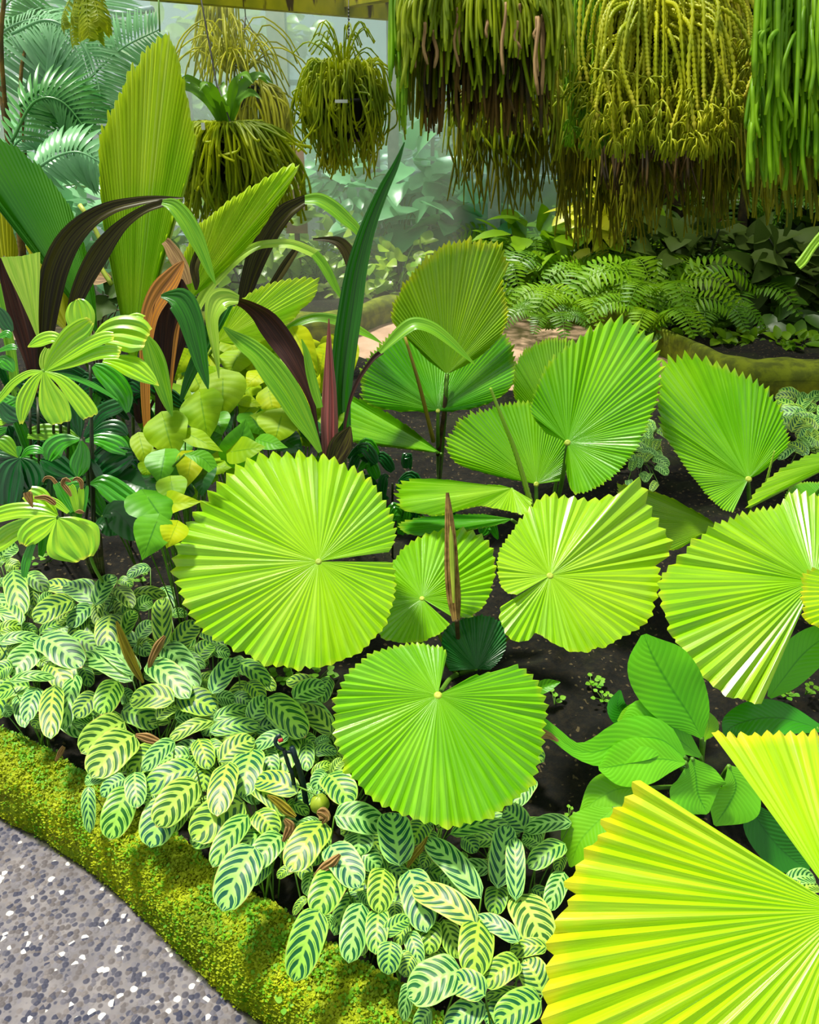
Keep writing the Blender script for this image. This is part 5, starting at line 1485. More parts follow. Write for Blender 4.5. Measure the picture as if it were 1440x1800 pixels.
fan_leaf(jp, (20, 560), 2.9, (0.1, -0.9, 0.35),
    [(-20, 520), (-30, 440), (-30, 360), (-10, 355), (10, 375), (25, 410), (33, 450), (32, 500)],
    'joey_yellow', n=22, amp=0.28, tooth=0.012, arcmix=0.5, nr=12, petiole=[jb], hubsize=0, label='olive leaf at the left edge')
for (pts, d) in [([(140,360,20),(160,390,10),(186,440,8),(205,470,5)], 2.8), ([(196,500,4),(180,475,6),(168,452,5)], 2.7)]:
    mb = MB(); mb.tube(crom([P(x, y, d) for x, y, _ in pts], 8), 0.008, 7); mb.build('petiole', 'stem_pale', jp)
# brown fallen-looking round leaf behind
rt = base_at(180, 700)
q = thing('begonia', rt, 'plant with rounded grey-brown ribbed leaves in shade between the diamond leaves', 'plant')
for pts, mat in [([(205,545,4),(180,540,24),(160,552,20),(150,560,4)], 'bg_grey'), ([(190,520,6),(205,500,30),(225,515,32),(240,530,6)], 'bg_grey'), ([(150,470,4),(170,485,20),(195,490,4)], 'dry_leaf'), ([(120,490,4),(140,500,22),(150,515,5)], 'bg_grey'),
                 ([(270,480,4),(285,475,14),(310,470,4)], 'bg_grey'), ([(230,540,4),(250,550,24),(262,575,4)], 'bg_dark')]:
    mb, P3 = pblade(pts, 3.0, (0, -.7, .7), nseg=12, nc=9); mb.build('leaf', mat, q)
    sb = MB(); stalk(sb, P3[0], rt, 0.003); sb.build('stem', 'stem_brown', q)

# ================================================================== BACK OF THE HOUSE
rb = random.Random(21)
rn = np.random.default_rng(21)
# rear planting bed with a low mossy kerb
fr_ = crom(G(np.array([-500., 100, 540, 700, 905, 1100, 1290, 1440, 1900]), np.array([566., 575, 604, 566, 552, 600, 690, 700, 716]), 0.0), 120)
gx = np.linspace(0, 1, 40)[:, None, None]
bk = fr_.copy(); bk[:, 1] = 16; bk[:, 0] = np.linspace(-9, 9, 120)
S2 = fr_[None] * (1 - gx) + bk[None] * gx
S2[..., 2] = 0.13 + 0.05 * vnoise(S2[..., 0], S2[..., 1], 2.3, 4) + rn.normal(0, .004, S2.shape[:2])
S2[0, :, 2] = 0.10
mb = MB(); mb.grid(S2); struct(mb.build('rear_bed_soil', 'soil'))
sec = crom([(0.02, -0.01), (0.0, 0.10), (0.04, 0.16), (0.14, 0.175), (0.24, 0.16), (0.27, 0.08)], 14)
Kr = np.array([fr_ + np.array([0, u, 0]) * 1.0 + np.array([0, 0, z]) for u, z in sec])
Kr[..., 2] += vnoise(Kr[..., 0], Kr[..., 1], 6, 2) * 0.012
plain('moss_far', (120, 134, 14), (84, 96, 14), 0.95, 14, 0.6, 0.01)
mb = MB(); mb.grid(Kr); struct(mb.build('rear_kerb', 'moss_far'))

# glass wall
WA = np.array([1.3, 7.0]); WB = np.array([-7.5, 10.6])
def wallpt(px, z):
    k = (px - 720) / FPX
    # intersection with the wall line in plan: X = k t, Y = (cos + up) t, solved for the level z
    lo, hi = 0.0, 1.0
    for _ in range(40):
        s = (lo + hi) / 2
        X, Y = WA + (WB - WA) * s
        # photo column of this point
        v = np.array([X, Y, z]) - CPOS
        q = 720 + FPX * (v @ RT) / (v @ FW)
        if q > px: lo = s
        else: hi = s
    X, Y = WA + (WB - WA) * (lo + hi) / 2
    return np.array([X, Y, z])
def glassmat():
    t = newmat('misted_glass')
    ob = t.obj()
    n = t.noise(1.3, 4, ob)
    tr = t.n('BsdfTransparent'); tr.inputs['Color'].default_value = (0.86, 0.95, 0.94, 1)
    tl = t.n('BsdfTranslucent'); tl.inputs['Color'].default_value = (0.80, 0.90, 0.90, 1)
    df = t.n('BsdfPrincipled', Roughness=0.25); df.inputs['Base Color'].default_value = (0.62, 0.74, 0.74, 1)
    a = t.n('MixShader'); a.inputs[0].default_value = 0.5
    t.t.links.new(tl.outputs[0], a.inputs[1]); t.t.links.new(df.outputs[0], a.inputs[2])
    b = t.n('MixShader')
    t.set(b.inputs[0], t.m('ADD', 0.22, t.m('MULTIPLY', t.sstep(n, 0.35, 0.65), 0.22)))
    t.t.links.new(tr.outputs[0], b.inputs[1]); t.t.links.new(a.outputs[0], b.inputs[2])
    t.t.links.new(b.outputs[0], t.out.inputs['Surface'])
glassmat()
stops = [wallpt(px, 1.8) for px in (1100, 880, 690, 490, 205, -60, -400)]
wdir = unit(np.array([*(WB - WA), 0.0])); wnor = np.array([-wdir[1], wdir[0], 0.0])
HW = 4.6
for i in range(len(stops) - 1):
    a, b = stops[i].copy(), stops[i + 1].copy()
    a[2] = b[2] = 0.1
    q = np.array([a, b, b + ZUP * (HW - .1), a + ZUP * (HW - .1)]) - wnor * 0.004
    mb = MB(); mb.quads(q[None])
    q2 = q + wnor * 0.008; mb.quads(q2[None][:, ::-1])
    o = mb.build('window_%d' % (i + 1), 'misted_glass', smooth=False); struct(o)
def bar(mb, a, b, w_, h_):
    a = np.asarray(a, float); b = np.asarray(b, float); T = unit(b - a)
    s_ = unit(np.cross(T, ZUP if abs(T[2]) < .9 else np.array([0, 1.0, 0]))); u_ = np.cross(s_, T)
    def M(c):
        return a + c[:, :1] * T + c[:, 1:2] * s_ + c[:, 2:3] * u_
    mb.box((0, -w_, -h_), (np.linalg.norm(b - a), w_, h_), M)
for i, (s_, wd_, mt) in enumerate(zip(stops, (.04, .05, .045, .075, .03, .04, .04), ('post_metal', 'post_metal', 'post_metal', 'post_pale', 'rail_metal', 'post_metal', 'post_metal'))):
    a = s_.copy(); a[2] = 0
    mb = MB(); bar(mb, a, a + ZUP * HW, wd_, wd_); o = mb.build('trim_%d' % (i + 1), mt, smooth=False); struct(o)
k_ = 8
for z_, t_ in ((1.62, .022), (0.95, .02), (2.6, .035), (0.3, .03)):
    a, b = stops[0].copy(), stops[-1].copy(); a[2] = b[2] = z_
    mb = MB(); bar(mb, a - wnor * .03, b - wnor * .03, .02, t_); o = mb.build('trim_%d' % k_, 'rail_metal', smooth=False); struct(o); k_ += 1
for px_, z0, z1 in ((650, .1, 1.6), (665, .1, 1.6), (345, .1, 1.6), (560, 0.1, 0.95), (760, .1, 2.6)):
    a = wallpt(px_, 1.0); a[2] = z0; b = a.copy(); b[2] = z1
    mb = MB(); bar(mb, a, b, .015, .015); o = mb.build('trim_%d' % k_, 'post_metal', smooth=False); struct(o); k_ += 1
# grey rail upper left
mb = MB(); mb.tube(np.array([YP(170, 30, 6.2), YP(268, 16, 6.0)]), 0.02, 8)
struct(mb.build('trim_%d' % k_, 'rail_metal')); k_ += 1

# back wall on the right, deep shade put into its dark colour
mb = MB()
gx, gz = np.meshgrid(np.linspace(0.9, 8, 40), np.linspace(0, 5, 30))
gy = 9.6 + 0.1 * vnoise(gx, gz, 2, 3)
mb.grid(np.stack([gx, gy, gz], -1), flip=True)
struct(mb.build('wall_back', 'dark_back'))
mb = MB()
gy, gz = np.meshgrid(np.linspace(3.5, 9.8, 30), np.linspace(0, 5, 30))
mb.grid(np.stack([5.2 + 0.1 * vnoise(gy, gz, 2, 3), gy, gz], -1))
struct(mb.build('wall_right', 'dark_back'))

# unseen sheet added overhead to keep sun off the rear bed
mb = MB()
gx, gy = np.meshgrid(np.linspace(0.35, 5.3, 20), np.linspace(4.7, 9.7, 20))
mb.grid(np.stack([gx, gy, 4.4 + .06 * np.sin(gx * 3) * np.sin(gy * 2)], -1), flip=True)
t = newmat('added_shade')
tr = t.n('BsdfTransparent'); df = t.n('BsdfDiffuse'); df.inputs[0].default_value = (.02, .05, .02, 1); mx = t.n('MixShader'); mx.inputs[0].default_value = .72
t.t.links.new(tr.outputs[0], mx.inputs[1]); t.t.links.new(df.outputs[0], mx.inputs[2]); t.t.links.new(mx.outputs[0], t.out.inputs['Surface'])
struct(mb.build('unseen_shade_sheet', 'added_shade'))

# stained beam under the roof
def beammat():
    t = newmat('stained_beam')
    ob = t.obj()
    mp = t.t.nodes.new('ShaderNodeMapping'); mp.inputs['Scale'].default_value = (16, 16, 3)
    t.t.links.new(ob, mp.inputs[0])
    n = t.noise(1.0, 4, mp.outputs[0]); n2 = t.noise(6, 3, ob)
    sp = t.n('SeparateXYZ'); t.t.links.new(ob, sp.inputs[0])
    f = t.m('ADD', n, t.m('MULTIPLY', sp.outputs['Z'], 1.2))
    col = t.mix(t.sstep(n2, 0.3, 0.7), lin((196, 186, 20)), lin((150, 150, 14)))
    col = t.mix(t.sstep(f, 0.60, 0.68), col, lin((74, 56, 22)))
    t.leaf(col, 0.7, 0.0, 0.3)
beammat()
zb_ = 1.94
bm1 = np.array([P(-140, -35, 3.1), P(690, 36, 5.0)])
bm1[:, 2] = zb_ + .07
mb = MB(); bar(mb, bm1[0] + unit(bm1[0] - bm1[1]) * 0.0, bm1[1], .045, .07)
struct(mb.build('trim_%d' % k_, 'stained_beam', smooth=False)); k_ += 1
bm2 = np.array([P(560, 22, 5.0), P(760, -30, 3.9)]); bm2[:, 2] = zb_ + .09
mb = MB(); bar(mb, bm2[0], bm2[1], .04, .05)
struct(mb.build('trim_%d' % k_, 'stained_beam', smooth=False)); k_ += 1

# ---- foliage generators
def leafcloud(mb, C, D, N, L, W, droop=0.25, kind='oval'):
    """C base points (n,3), D directions, N normals, L lengths, W half widths"""
    n = len(C)
    t = np.array([0, .18, .4, .65, .86, 1.0])
    sh = {'oval': np.array([.12, .72, 1.0, .86, .48, .02]), 'heart': np.array([.55, 1.0, .95, .7, .36, .02]), 'lance': np.array([.1, .6, .95, .8, .4, .02])}[kind]
    S = unit(np.cross(D, N)); N = unit(np.cross(S, D))
    s = np.array([-1, 0, 1.0])
    pos = C[:, None, None, :] + D[:, None, None, :] * (L[:, None, None] * t[None, :, None])[..., None]
    pos = pos + S[:, None, None, :] * (W[:, None, None] * sh[None, :, None] * s[None, None, :])[..., None]
    pos = pos + N[:, None, None, :] * (W[:, None, None] * 0.25 * sh[None, :, None] * np.abs(s)[None, None, :] - (droop * L)[:, None, None] * (t[None, :, None] ** 2))[..., None]
    r, c = 6, 3
    b = mb.nv
    mb.v.append(pos.reshape(-1, 3))
    U, V = np.meshgrid((s + 1) / 2, t)
    mb.uv.append(np.tile(np.stack([U, V], -1).reshape(-1, 2), (n, 1)))
    i, j = np.meshgrid(np.arange(r - 1), np.arange(c - 1), indexing='ij')
    k = (i * c + j).reshape(-1)
    q = np.stack([k, k + c, k + c + 1, k + 1], -1)
    mb.f.append((b + (np.arange(n) * r * c)[:, None, None] + q[None]).reshape(-1, 4))
    mb.nv += n * r * c

def bush(name, c, rad, n, L, W, mat, label, cat='shrub', group=None, kind='oval', droop=0.25, upw=0.3, stems=8):
    c = np.asarray(c, float); rad = np.asarray(rad, float)
    root = thing(name, (c[0], c[1], 0.11), label, cat, group)
    d = unit(rn.normal(0, 1, (n, 3)) * [1, 1, .8])
    rr = rn.random(n) ** 0.45
    C = c + d * rad * rr[:, None]
    C[:, 2] = np.maximum(C[:, 2], 0.14)
    D = unit(d * [1, 1, .6] + rn.normal(0, .45, (n, 3)) + [0, -0.15, -0.1])
    N = unit(np.array([0, -0.35, 1.0]) + rn.normal(0, .35, (n, 3)))
    mb = MB(); leafcloud(mb, C, D, N, L * (0.6 + 0.7 * rn.random(n)), W * (0.7 + 0.5 * rn.random(n)), droop, kind)
    mb.build('foliage', mat, root)
    sb = MB()
    for k in range(stems):
        q = C[k]
        sb.tube(crom([np.array([c[0] + rn.normal(0, .04), c[1] + rn.normal(0, .04), .1]), (q + c) / 2 - ZUP * .05, q], 6), 0.006, 5)
    sb.build('stems', 'stem_green' if 'bright' in mat or 'teal' in mat else 'stem_dark', root)
    return root

def frond(mb, pts, n, lenf, wid, side_droop=0.3, fwd=0.45, N=None, rach=0.004, both=True):
    C = crom(pts, n + 2)
    T = unit(np.gradient(C, axis=0))
    Nn = unit(np.asarray(N if N is not None else [0, -0.4, 1.0], float)) + np.zeros_like(C)
    S = unit(np.cross(T, Nn)); Nn = unit(np.cross(S, T))
    t = np.linspace(0, 1, n + 2)[1:-1]
    L = np.array([lenf(x) for x in t])
    B = C[1:-1]
    for sg in ((-1, 1) if both else (1,)):
        D = unit(S[1:-1] * sg + T[1:-1] * fwd + rn.normal(0, .05, (n, 3)))
        leafcloud(mb, B, D, Nn[1:-1], L, np.full(n, wid), side_droop, 'lance')
    mb.tube(C, np.linspace(rach, rach * .4, len(C)), 5)

def fern(px, py, Y, size, label, mat='fern_green', n=9, group='ferns in the rear bed', zc=None):
    c = YP(np.array(float(px)), np.array(float(py)), Y)
    c[2] = max(c[2], 0.15)
    root = thing('fern', (c[0], c[1], .12), label, 'fern', group)
    for k in range(n):
        a = 2 * math.pi * k / n + rb.uniform(-.3, .3)
        L = size * rb.uniform(.75, 1.15)
        d = np.array([math.cos(a), math.sin(a) * .8 - .15, 0])
        pts = [c, c + d * L * .35 + ZUP * L * .38, c + d * L * .75 + ZUP * L * .42, c + d * L * 1.1 + ZUP * L * .12]
        mb = MB(); frond(mb, pts, 20, lambda x: L * .24 * math.sin(math.pi * (0.12 + .86 * x)) ** .8 + .01, L * .022, .15, .25, rach=.004)
        mb.build('frond', mat, root)
    if c[2] > 0.3:
        mb = MB(); mb.tube(np.array([[c[0], c[1], .1], c]), .02, 6); mb.build('stem', 'trunk_brown', root)
    return root

# ferns of the rear bed
for i, (px, py, Y, s, m_, lb) in enumerate([
    (1140, 610, 5.6, .5, 'fern_green', 'bright sword fern arching over the rear path, behind the heart-shaped palm leaf'),
    (1010, 590, 5.9, .45, 'fern_green', 'sword fern in the middle of the rear bed, left of the brightest one'),
    (905, 590, 6.0, .42, 'fern_green', 'low fern beside the upright wedge leaf, right of it'),
    (925, 470, 7.2, .6, 'fern_green', 'tall fern with pale frond tips above the upright wedge leaf'),
    (1200, 500, 6.6, .6, 'fern_dark', 'dim fern behind the bright sword fern'),
    (1080, 470, 7.0, .55, 'fern_green', 'fern under the hanging brown strands'),
    (1230, 610, 5.7, .38, 'fern_dark', 'small dim fern above the tall cupped palm leaf'),
    (960, 640, 5.6, .32, 'fern_dark', 'small shaded fern at the rear path edge'),
    (1060, 520, 6.3, .6, 'fern_green', 'full fern rising behind the middle of the rear bed'),
    (1150, 540, 5.9, .6, 'fern_green', 'fern with long fronds right above the heart-shaped palm leaf'),
    (980, 500, 6.7, .55, 'fern_dark', 'shaded fern beside the bright yellow shrub'),
    (1270, 560, 6.1, .5, 'fern_dark', 'dim fern in front of the dull grey shrubs'),
    (870, 500, 6.6, .45, 'fern_green', 'fern touching the right side of the wedge leaf'),
    (590, 470, 7.4, .4, 'fern_green', 'pale fern in the mist behind the tall dark blade'),
    (500, 500, 7.2, .35, 'fern_green', 'fern in the mist above the low pleated leaf'),
    (1350, 400, 7.5, .6, 'fern_dark', 'fern in deep shade high at the right edge'),
    (840, 620, 6.3, .3, 'fern_dark', 'fern half hidden behind the wedge leaf')]):
    fern(px, py, Y, s, lb, m_)

def at(px, py, Y): return YP(np.array(float(px)), np.array(float(py)), Y)
# bushes of the rear bed and along the glass
for (nm, px, py, Y, rad, n, L, W, m_, kind, lb) in [
    ('elephant_ear', 790, 400, 7.6, (.55, .4, .45), 60, .36, .15, 'bg_teal', 'heart', 'elephant ear plant with big blue-green leaves by the glass wall'),
    ('elephant_ear', 700, 350, 7.3, (.45, .35, .4), 46, .30, .12, 'bg_teal', 'heart', 'elephant ear plant right behind the tall dark blade'),
    ('leafy_shrub', 620, 320, 7.6, (.5, .3, .3), 70, .20, .06, 'bg_teal', 'oval', 'pale leafy shrub below the smaller hanging basket'),
    ('leafy_shrub', 700, 470, 6.9, (.45, .3, .22), 130, .13, .045, 'bg_bright', 'oval', 'low pale-leaved shrub left of the upright wedge leaf'),
    ('leafy_shrub', 560, 430, 7.2, (.5, .3, .28), 110, .15, .045, 'bg_bright', 'oval', 'leafy shrub in mist behind the arching thin blades'),
    ('leafy_shrub', 640, 520, 6.9, (.35, .25, .16), 80, .11, .035, 'bg_bright', 'oval', 'small variegated shrub above the tan path'),
    ('leafy_shrub', 500, 480, 7.6, (.4, .3, .3), 70, .16, .05, 'bg_mid', 'oval', 'olive shrub in front of the pink sign post'),
    ('leafy_shrub', 940, 440, 7.0, (.4, .3, .26), 70, .24, .075, 'fern_green', 'oval', 'broad-leaved shrub right of the wedge leaf tip'),
    ('leafy_shrub', 1110, 350, 8.0, (.8, .4, .5), 110, .28, .09, 'bg_mid', 'oval', 'mid green shrub beneath the middle hanging mass'),
    ('leafy_shrub', 1040, 380, 6.6, (.16, .15, .34), 70, .20, .07, 'bg_sun_tint', 'oval', 'yellow shrub, sunlit glow put into its leaf colour, behind thin hanging strands'),
    ('leafy_shrub', 1140, 430, 6.8, (.5, .35, .3), 110, .19, .065, 'bg_grey', 'heart', 'grey green shrub behind the bright sword fern'),
    ('leafy_shrub', 1010, 470, 6.6, (.4, .3, .25), 90, .20, .06, 'bg_mid', 'oval', 'leafy shrub at the foot of the bright yellow shrub'),
    ('leafy_shrub', 1180, 400, 7.3, (.5, .3, .35), 90, .26, .06, 'bg_mid', 'lance', 'shrub with long pointed leaves left of the thin dark trunk'),
    ('leafy_shrub', 880, 420, 7.6, (.4, .3, .3), 80, .22, .06, 'bg_mid', 'lance', 'shrub with pointed leaves just above the wedge leaf'),
    ('leafy_shrub', 1240, 470, 6.3, (.5, .35, .3), 100, .24, .085, 'bg_grey', 'heart', 'dull grey broad-leaved shrub on the right'),
    ('leafy_shrub', 1390, 470, 6.2, (.5, .35, .35), 110, .24, .085, 'bg_grey', 'heart', 'dull grey broad-leaved shrub at the right edge'),
    ('leafy_shrub', 1330, 560, 5.9, (.6, .3, .2), 90, .20, .07, 'bg_dark', 'oval', 'dark shrub over the rear mossy kerb'),
    ('leafy_shrub', 1260, 350, 8.2, (.7, .4, .4), 100, .26, .08, 'bg_mid', 'oval', 'shrub with upright leaves behind the dark trunks'),
    ('round_leaf_plant', 1260, 610, 5.5, (.30, .16, .12), 60, .10, .035, 'bg_mid', 'oval', 'small round-leaved ground plant above the tall cupped palm leaf'),
    ('round_leaf_plant', 1370, 620, 5.35, (.34, .14, .12), 70, .10, .035, 'bg_mid', 'oval', 'small round-leaved ground plant on the rear kerb at the right'),
    ('round_leaf_plant', 1180, 640, 5.6, (.25, .14, .1), 40, .09, .03, 'bg_dark', 'oval', 'small ground plant left of the others on the rear kerb'),
    ('leafy_shrub', 860, 540, 6.9, (.4, .3, .25), 60, .18, .06, 'bg_mid', 'oval', 'dim shrub directly behind the upright wedge leaf'),
    ('leafy_shrub', 980, 350, 8.6, (.7, .4, .6), 120, .26, .09, 'bg_dark', 'oval', 'dark shrub under the left hanging mass'),
    ('leafy_shrub', 1340, 300, 8.1, (1.0, .4, .9), 200, .28, .09, 'bg_dark', 'oval', 'dark tall shrub at the far right back'),
    ('leafy_shrub', 1130, 220, 8.2, (1.2, .35, 1.0), 220, .28, .09, 'bg_dark', 'oval', 'dark tall shrub filling the back between the hanging masses'),
    ('leafy_shrub', 900, 250, 8.6, (.6, .4, .8), 120, .24, .08, 'bg_dark', 'oval', 'dark tall shrub behind the left hanging mass'),
    ('leafy_shrub', 430, 420, 6.8, (.5, .3, .4), 80, .2, .06, 'bg_mid', 'oval', 'shrub behind the right-leaning pleated leaf'),
    ('leafy_shrub', 150, 420, 6.0, (.5, .4, .5), 90, .22, .07, 'bg_teal', 'oval', 'blue-green shrub behind the dark pleated leaf'),
    ('leafy_shrub', 60, 330, 6.2, (.7, .4, .6), 150, .22, .06, 'bg_teal', 'oval', 'blue-green shrub under the feathery palm'),
    ('leafy_shrub', 330, 480, 5.6, (.4, .3, .3), 70, .16, .05, 'bg_dark', 'oval', 'dark shrub between the two upright pleated leaves'),
    ]:
    bush(nm, at(px, py, Y), rad, n, L, W, m_, lb, 'shrub', 'shrubs at the back of the house', kind)
# trees beyond the glass
for i, (px, py, Y, rad, n, m_, lb) in enumerate([
    (60, 180, 12.5, (1.3, .6, 1.5), 500, 'bg_mid', 'blurred green tree beyond the glass at the far left'),
    (300, 200, 13.0, (1.0, .6, 1.1), 330, 'bg_bright', 'pale tree beyond the glass behind the tallest pleated leaf'),
    (560, 330, 12.0, (1.4, .6, .8), 420, 'bg_teal', 'pale green tree beyond the glass under the small basket'),
    (820, 260, 11.0, (1.0, .6, 1.1), 420, 'bg_teal', 'blue-green tree beyond the glass left of the dark wall'),
    (430, 60, 15.0, (1.2, .6, .5), 200, 'bg_bright', 'faint tree crown beyond the glass below the beam')]):
    c = at(px, py, Y)
    bush('garden_tree', c, rad, n, .34, .11, m_, lb, 'tree', 'trees beyond the glass', 'oval', .3, stems=14)
# trunks in the dim back
for (px, Y, r, ytop, ybot, mt, lb) in [(1172, 7.4, .16, -60, 440, 'trunk_brown', 'thick dark trunk behind the middle hanging mass'), (1098, 7.6, .05, 180, 430, 'trunk_ochre', 'thin trunk left of the thick dark one'),
                                  (1307, 7.0, .035, 200, 440, 'trunk_brown', 'thin dark trunk right of the hanging forked mass'), (1255, 7.2, .07, 200, 430, 'trunk_ochre', 'ochre trunk between the dark trunks'),
                                  ]:
    a = at(px, ybot, Y); a[2] = .1; b = at(px, ytop, Y)
    tr = thing('tree_trunk', a, lb, 'tree trunk')
    mb = MB(); mb.tube(crom([a, (a + b) / 2 + np.array([rb.uniform(-.05, .05), 0, 0]), b + ZUP * .8], 20), np.linspace(r * 1.15, r * .8, 20) * (1 + .05 * rn.normal(0, 1, 20)), 14)
    mb.build('trunk', mt, tr)
# pink sign panel with a letter
sg = at(515, 420, 7.0); sg[2] = .1
sr = thing('sign', sg, 'faded pink brown sign panel with a pale letter S, behind the hanging basket', 'sign')
t0 = at(514, 262, 7.0); b0 = at(514, 410, 7.0)
mb = MB(); mb.box((t0[0] - .085, t0[1] - .01, b0[2]), (t0[0] + .085, t0[1] + .01, t0[2])); mb.build('panel', 'sign_pink', sr, smooth=False)
mb = MB(); mb.box((t0[0] - .02, t0[1] - .008, .1), (t0[0] + .02, t0[1] + .008, b0[2])); mb.build('post', 'trunk_ochre', sr, smooth=False)
cu = bpy.data.curves.new('letter', 'FONT'); cu.body = 'S'; cu.size = .085; cu.extrude = .002; cu.align_x = 'CENTER'
cu.materials.append(MATS['tag_white'])
lt0 = bpy.data.objects.new('letter', cu); COL.objects.link(lt0)
bpy.context.view_layer.update()
me_ = bpy.data.meshes.new_from_object(lt0.evaluated_get(bpy.context.evaluated_depsgraph_get()))
bpy.data.objects.remove(lt0)
lt = bpy.data.objects.new('letter', me_); COL.objects.link(lt); lt.parent = sr
lp_ = at(514, 280, 6.96) - sg; lt.location = tuple(lp_); lt.rotation_euler = (math.radians(90), 0, 0)

# feathery palm, upper left
kc = at(12, 420, 4.6); kc[2] = .1
kp = thing('feather_palm', kc, 'feathery palm with long narrow leaflets in front of the glass, upper left', 'palm')
def kfrond(pts, d, n, Lpx, mat, wid=.010, droop=.5, N=(0, -.5, 1), fwd=.5):
    p3 = [P(x, y, dd if dd else d) for (x, y, *r) in pts for dd in [r[0] if r else None]]
    mb = MB(); frond(mb, p3, n, lambda x: Lpx * d / FPX * (0.35 + .65 * math.sin(math.pi * (.1 + .85 * x))), wid, droop, fwd, N=N, rach=.008)
    mb.build('frond', mat, kp)
kfrond([(-60, 130), (0, 60), (60, 34), (105, 50), (140, 95)], 4.5, 46, 190, 'kentia', .011, 1.0, (0, -.75, 1), .15)
kfrond([(20, 60), (80, 36), (130, 60), (165, 120), (180, 190)], 4.3, 40, 140, 'kentia', .010, 1.0, (0, -.75, 1), .25)
kfrond([(120, 175), (160, 135), (215, 85), (280, 52)], 4.4, 32, 70, 'kentia', .009, .35, (.2, -1, .2), .5)
kfrond([(20, 60), (60, 20), (90, -20), (110, -60)], 4.7, 22, 90, 'kentia', .010, .3, (0, -1, .3), .6)
kfrond([(30, 190), (80, 155), (130, 165), (175, 215)], 4.2, 34, 90, 'kentia_back', .011, .9, (0, -.8, 1), .4)
kfrond([(20, 250), (60, 180), (110, 180), (160, 240)], 4.1, 24, 80, 'kentia_back', .011, .5, (0, -1, .4), .5)
kfrond([(60, 300), (100, 275), (140, 268), (185, 290)], 4.0, 16, 70, 'kentia', .015, .7, (0, -1, .4), .4)
kfrond([(0, 120), (-10, 60), (10, 10), (50, -20)], 4.6, 24, 90, 'kentia_back', .010, .4, (0, -1, .4), .5)
kfrond([(10, 300), (30, 250), (70, 240), (90, 270)], 4.4, 26, 40, 'kentia', .006, .2, (0, -1, .4), .5)
kfrond([(120, 100), (150, 20), (165, -30)], 4.9, 22, 100, 'kentia', .009, .4, (0, -1, .4), .4)
mb = MB()
mb.tube(crom([kc, P(10, 200, 4.6), P(-30, 60, 4.6)], 14), .022, 8); mb.tube(crom([kc + np.array([.08, 0, 0]), P(38, 200, 4.5), P(50, 60, 4.5)], 14), .010, 8)
mb.tube(crom([kc, P(6, 150, 4.4), P(8, -20, 4.3)], 10), .012, 8)
mb.build('stems', 'trunk_ochre', kp)

# ---- hanging plants
def strands(mb, n, xr, ys, ye, d, dr, rad, seed, pull=0.35, cx=None, brush=False, fork=0, nseg=9, sides=5, sway=4):
    r = np.random.default_rng(seed)
    cx = cx if cx is not None else (xr[0] + xr[1]) / 2
    tips = []
    for k in range(n):
        x = r.uniform(*xr); y0 = r.uniform(*ys)
        y1 = ye(x, r) if callable(ye) else r.uniform(*ye)
        dd = d + r.uniform(-dr, dr)
        x0 = x + (cx - x) * pull
        a = P(x0, y0, d + (dd - d) * .3); 
        xm = x + r.normal(0, sway)
        m1 = P(x0 + (x - x0) * .75, y0 + min(20, (y1 - y0) * .2), dd)
        m2 = P(xm, y0 + (y1 - y0) * .6, dd); b = P(x + r.normal(0, sway), y1, dd)
        ns = nseg * (6 if brush else 1)
        C = crom([a, m1, m2, b], ns)
        R = np.full(ns, rad * r.uniform(.75, 1.25)); R[-1] *= .55
        if brush:
            R = R * (1 + .95 * (np.arange(ns) % 2))
        mb.tube(C, R, sides)
        tips.append((b, dd, unit(b - m2)))
    return tips
def forks(mb, tips, r, L=.05, rad=.0028, n=5, depth=2):
    for b, dd, T in tips:
        for k in range(n):
            v = unit(T * .6 + r.normal(0, .55, 3)); v[2] -= .15
            m = b + v * L * .6
            e = b + v * L * r.uniform(.8, 1.3) + np.array([0, 0, -L * .45])
            mb.tube(crom([b, m, e], 5), rad, 4)
            if depth > 1:
                for q in range(2):
                    w_ = unit(v + r.normal(0, .6, 3))
                    mb.tube(crom([m, m + w_ * L * .35, m + w_ * L * .5 - ZUP * L * .4], 4), rad * .85, 4)
def hanger(root, cx, ytop, d, zr=.35):
    mb = MB()
    c = P(cx, ytop, d)
    for k in range(3):
        a = 2.1 * k
        e = c + np.array([math.cos(a) * .14, math.sin(a) * .14, 0])
        mb.tube(np.array([e, c + ZUP * zr]), .0025, 5)
    mb.tube(np.array([c + ZUP * zr, c + ZUP * (zr + .8)]), .003, 5)
    mb.build('hanging_wires', 'wire', root)
def potmesh(root, c, r, h, mat='pot_black', nm='pot'):
    mb = MB(); a = np.linspace(0, 2 * math.pi, 25)
    prof = [(0.0, -h), (.6 * r, -h), (.72 * r, -h * .9), (.95 * r, -.1 * h), (1.04 * r, -.08 * h), (1.04 * r, .0), (.96 * r, .0), (.9 * r, -.08 * h), (0, -.1 * h)]
    g = np.array([[c + np.array([q * math.cos(b), q * math.sin(b), z]) for b in a] for q, z in prof])
    mb.grid(g); return mb.build(nm, mat, root)

rf = np.random.default_rng(3)
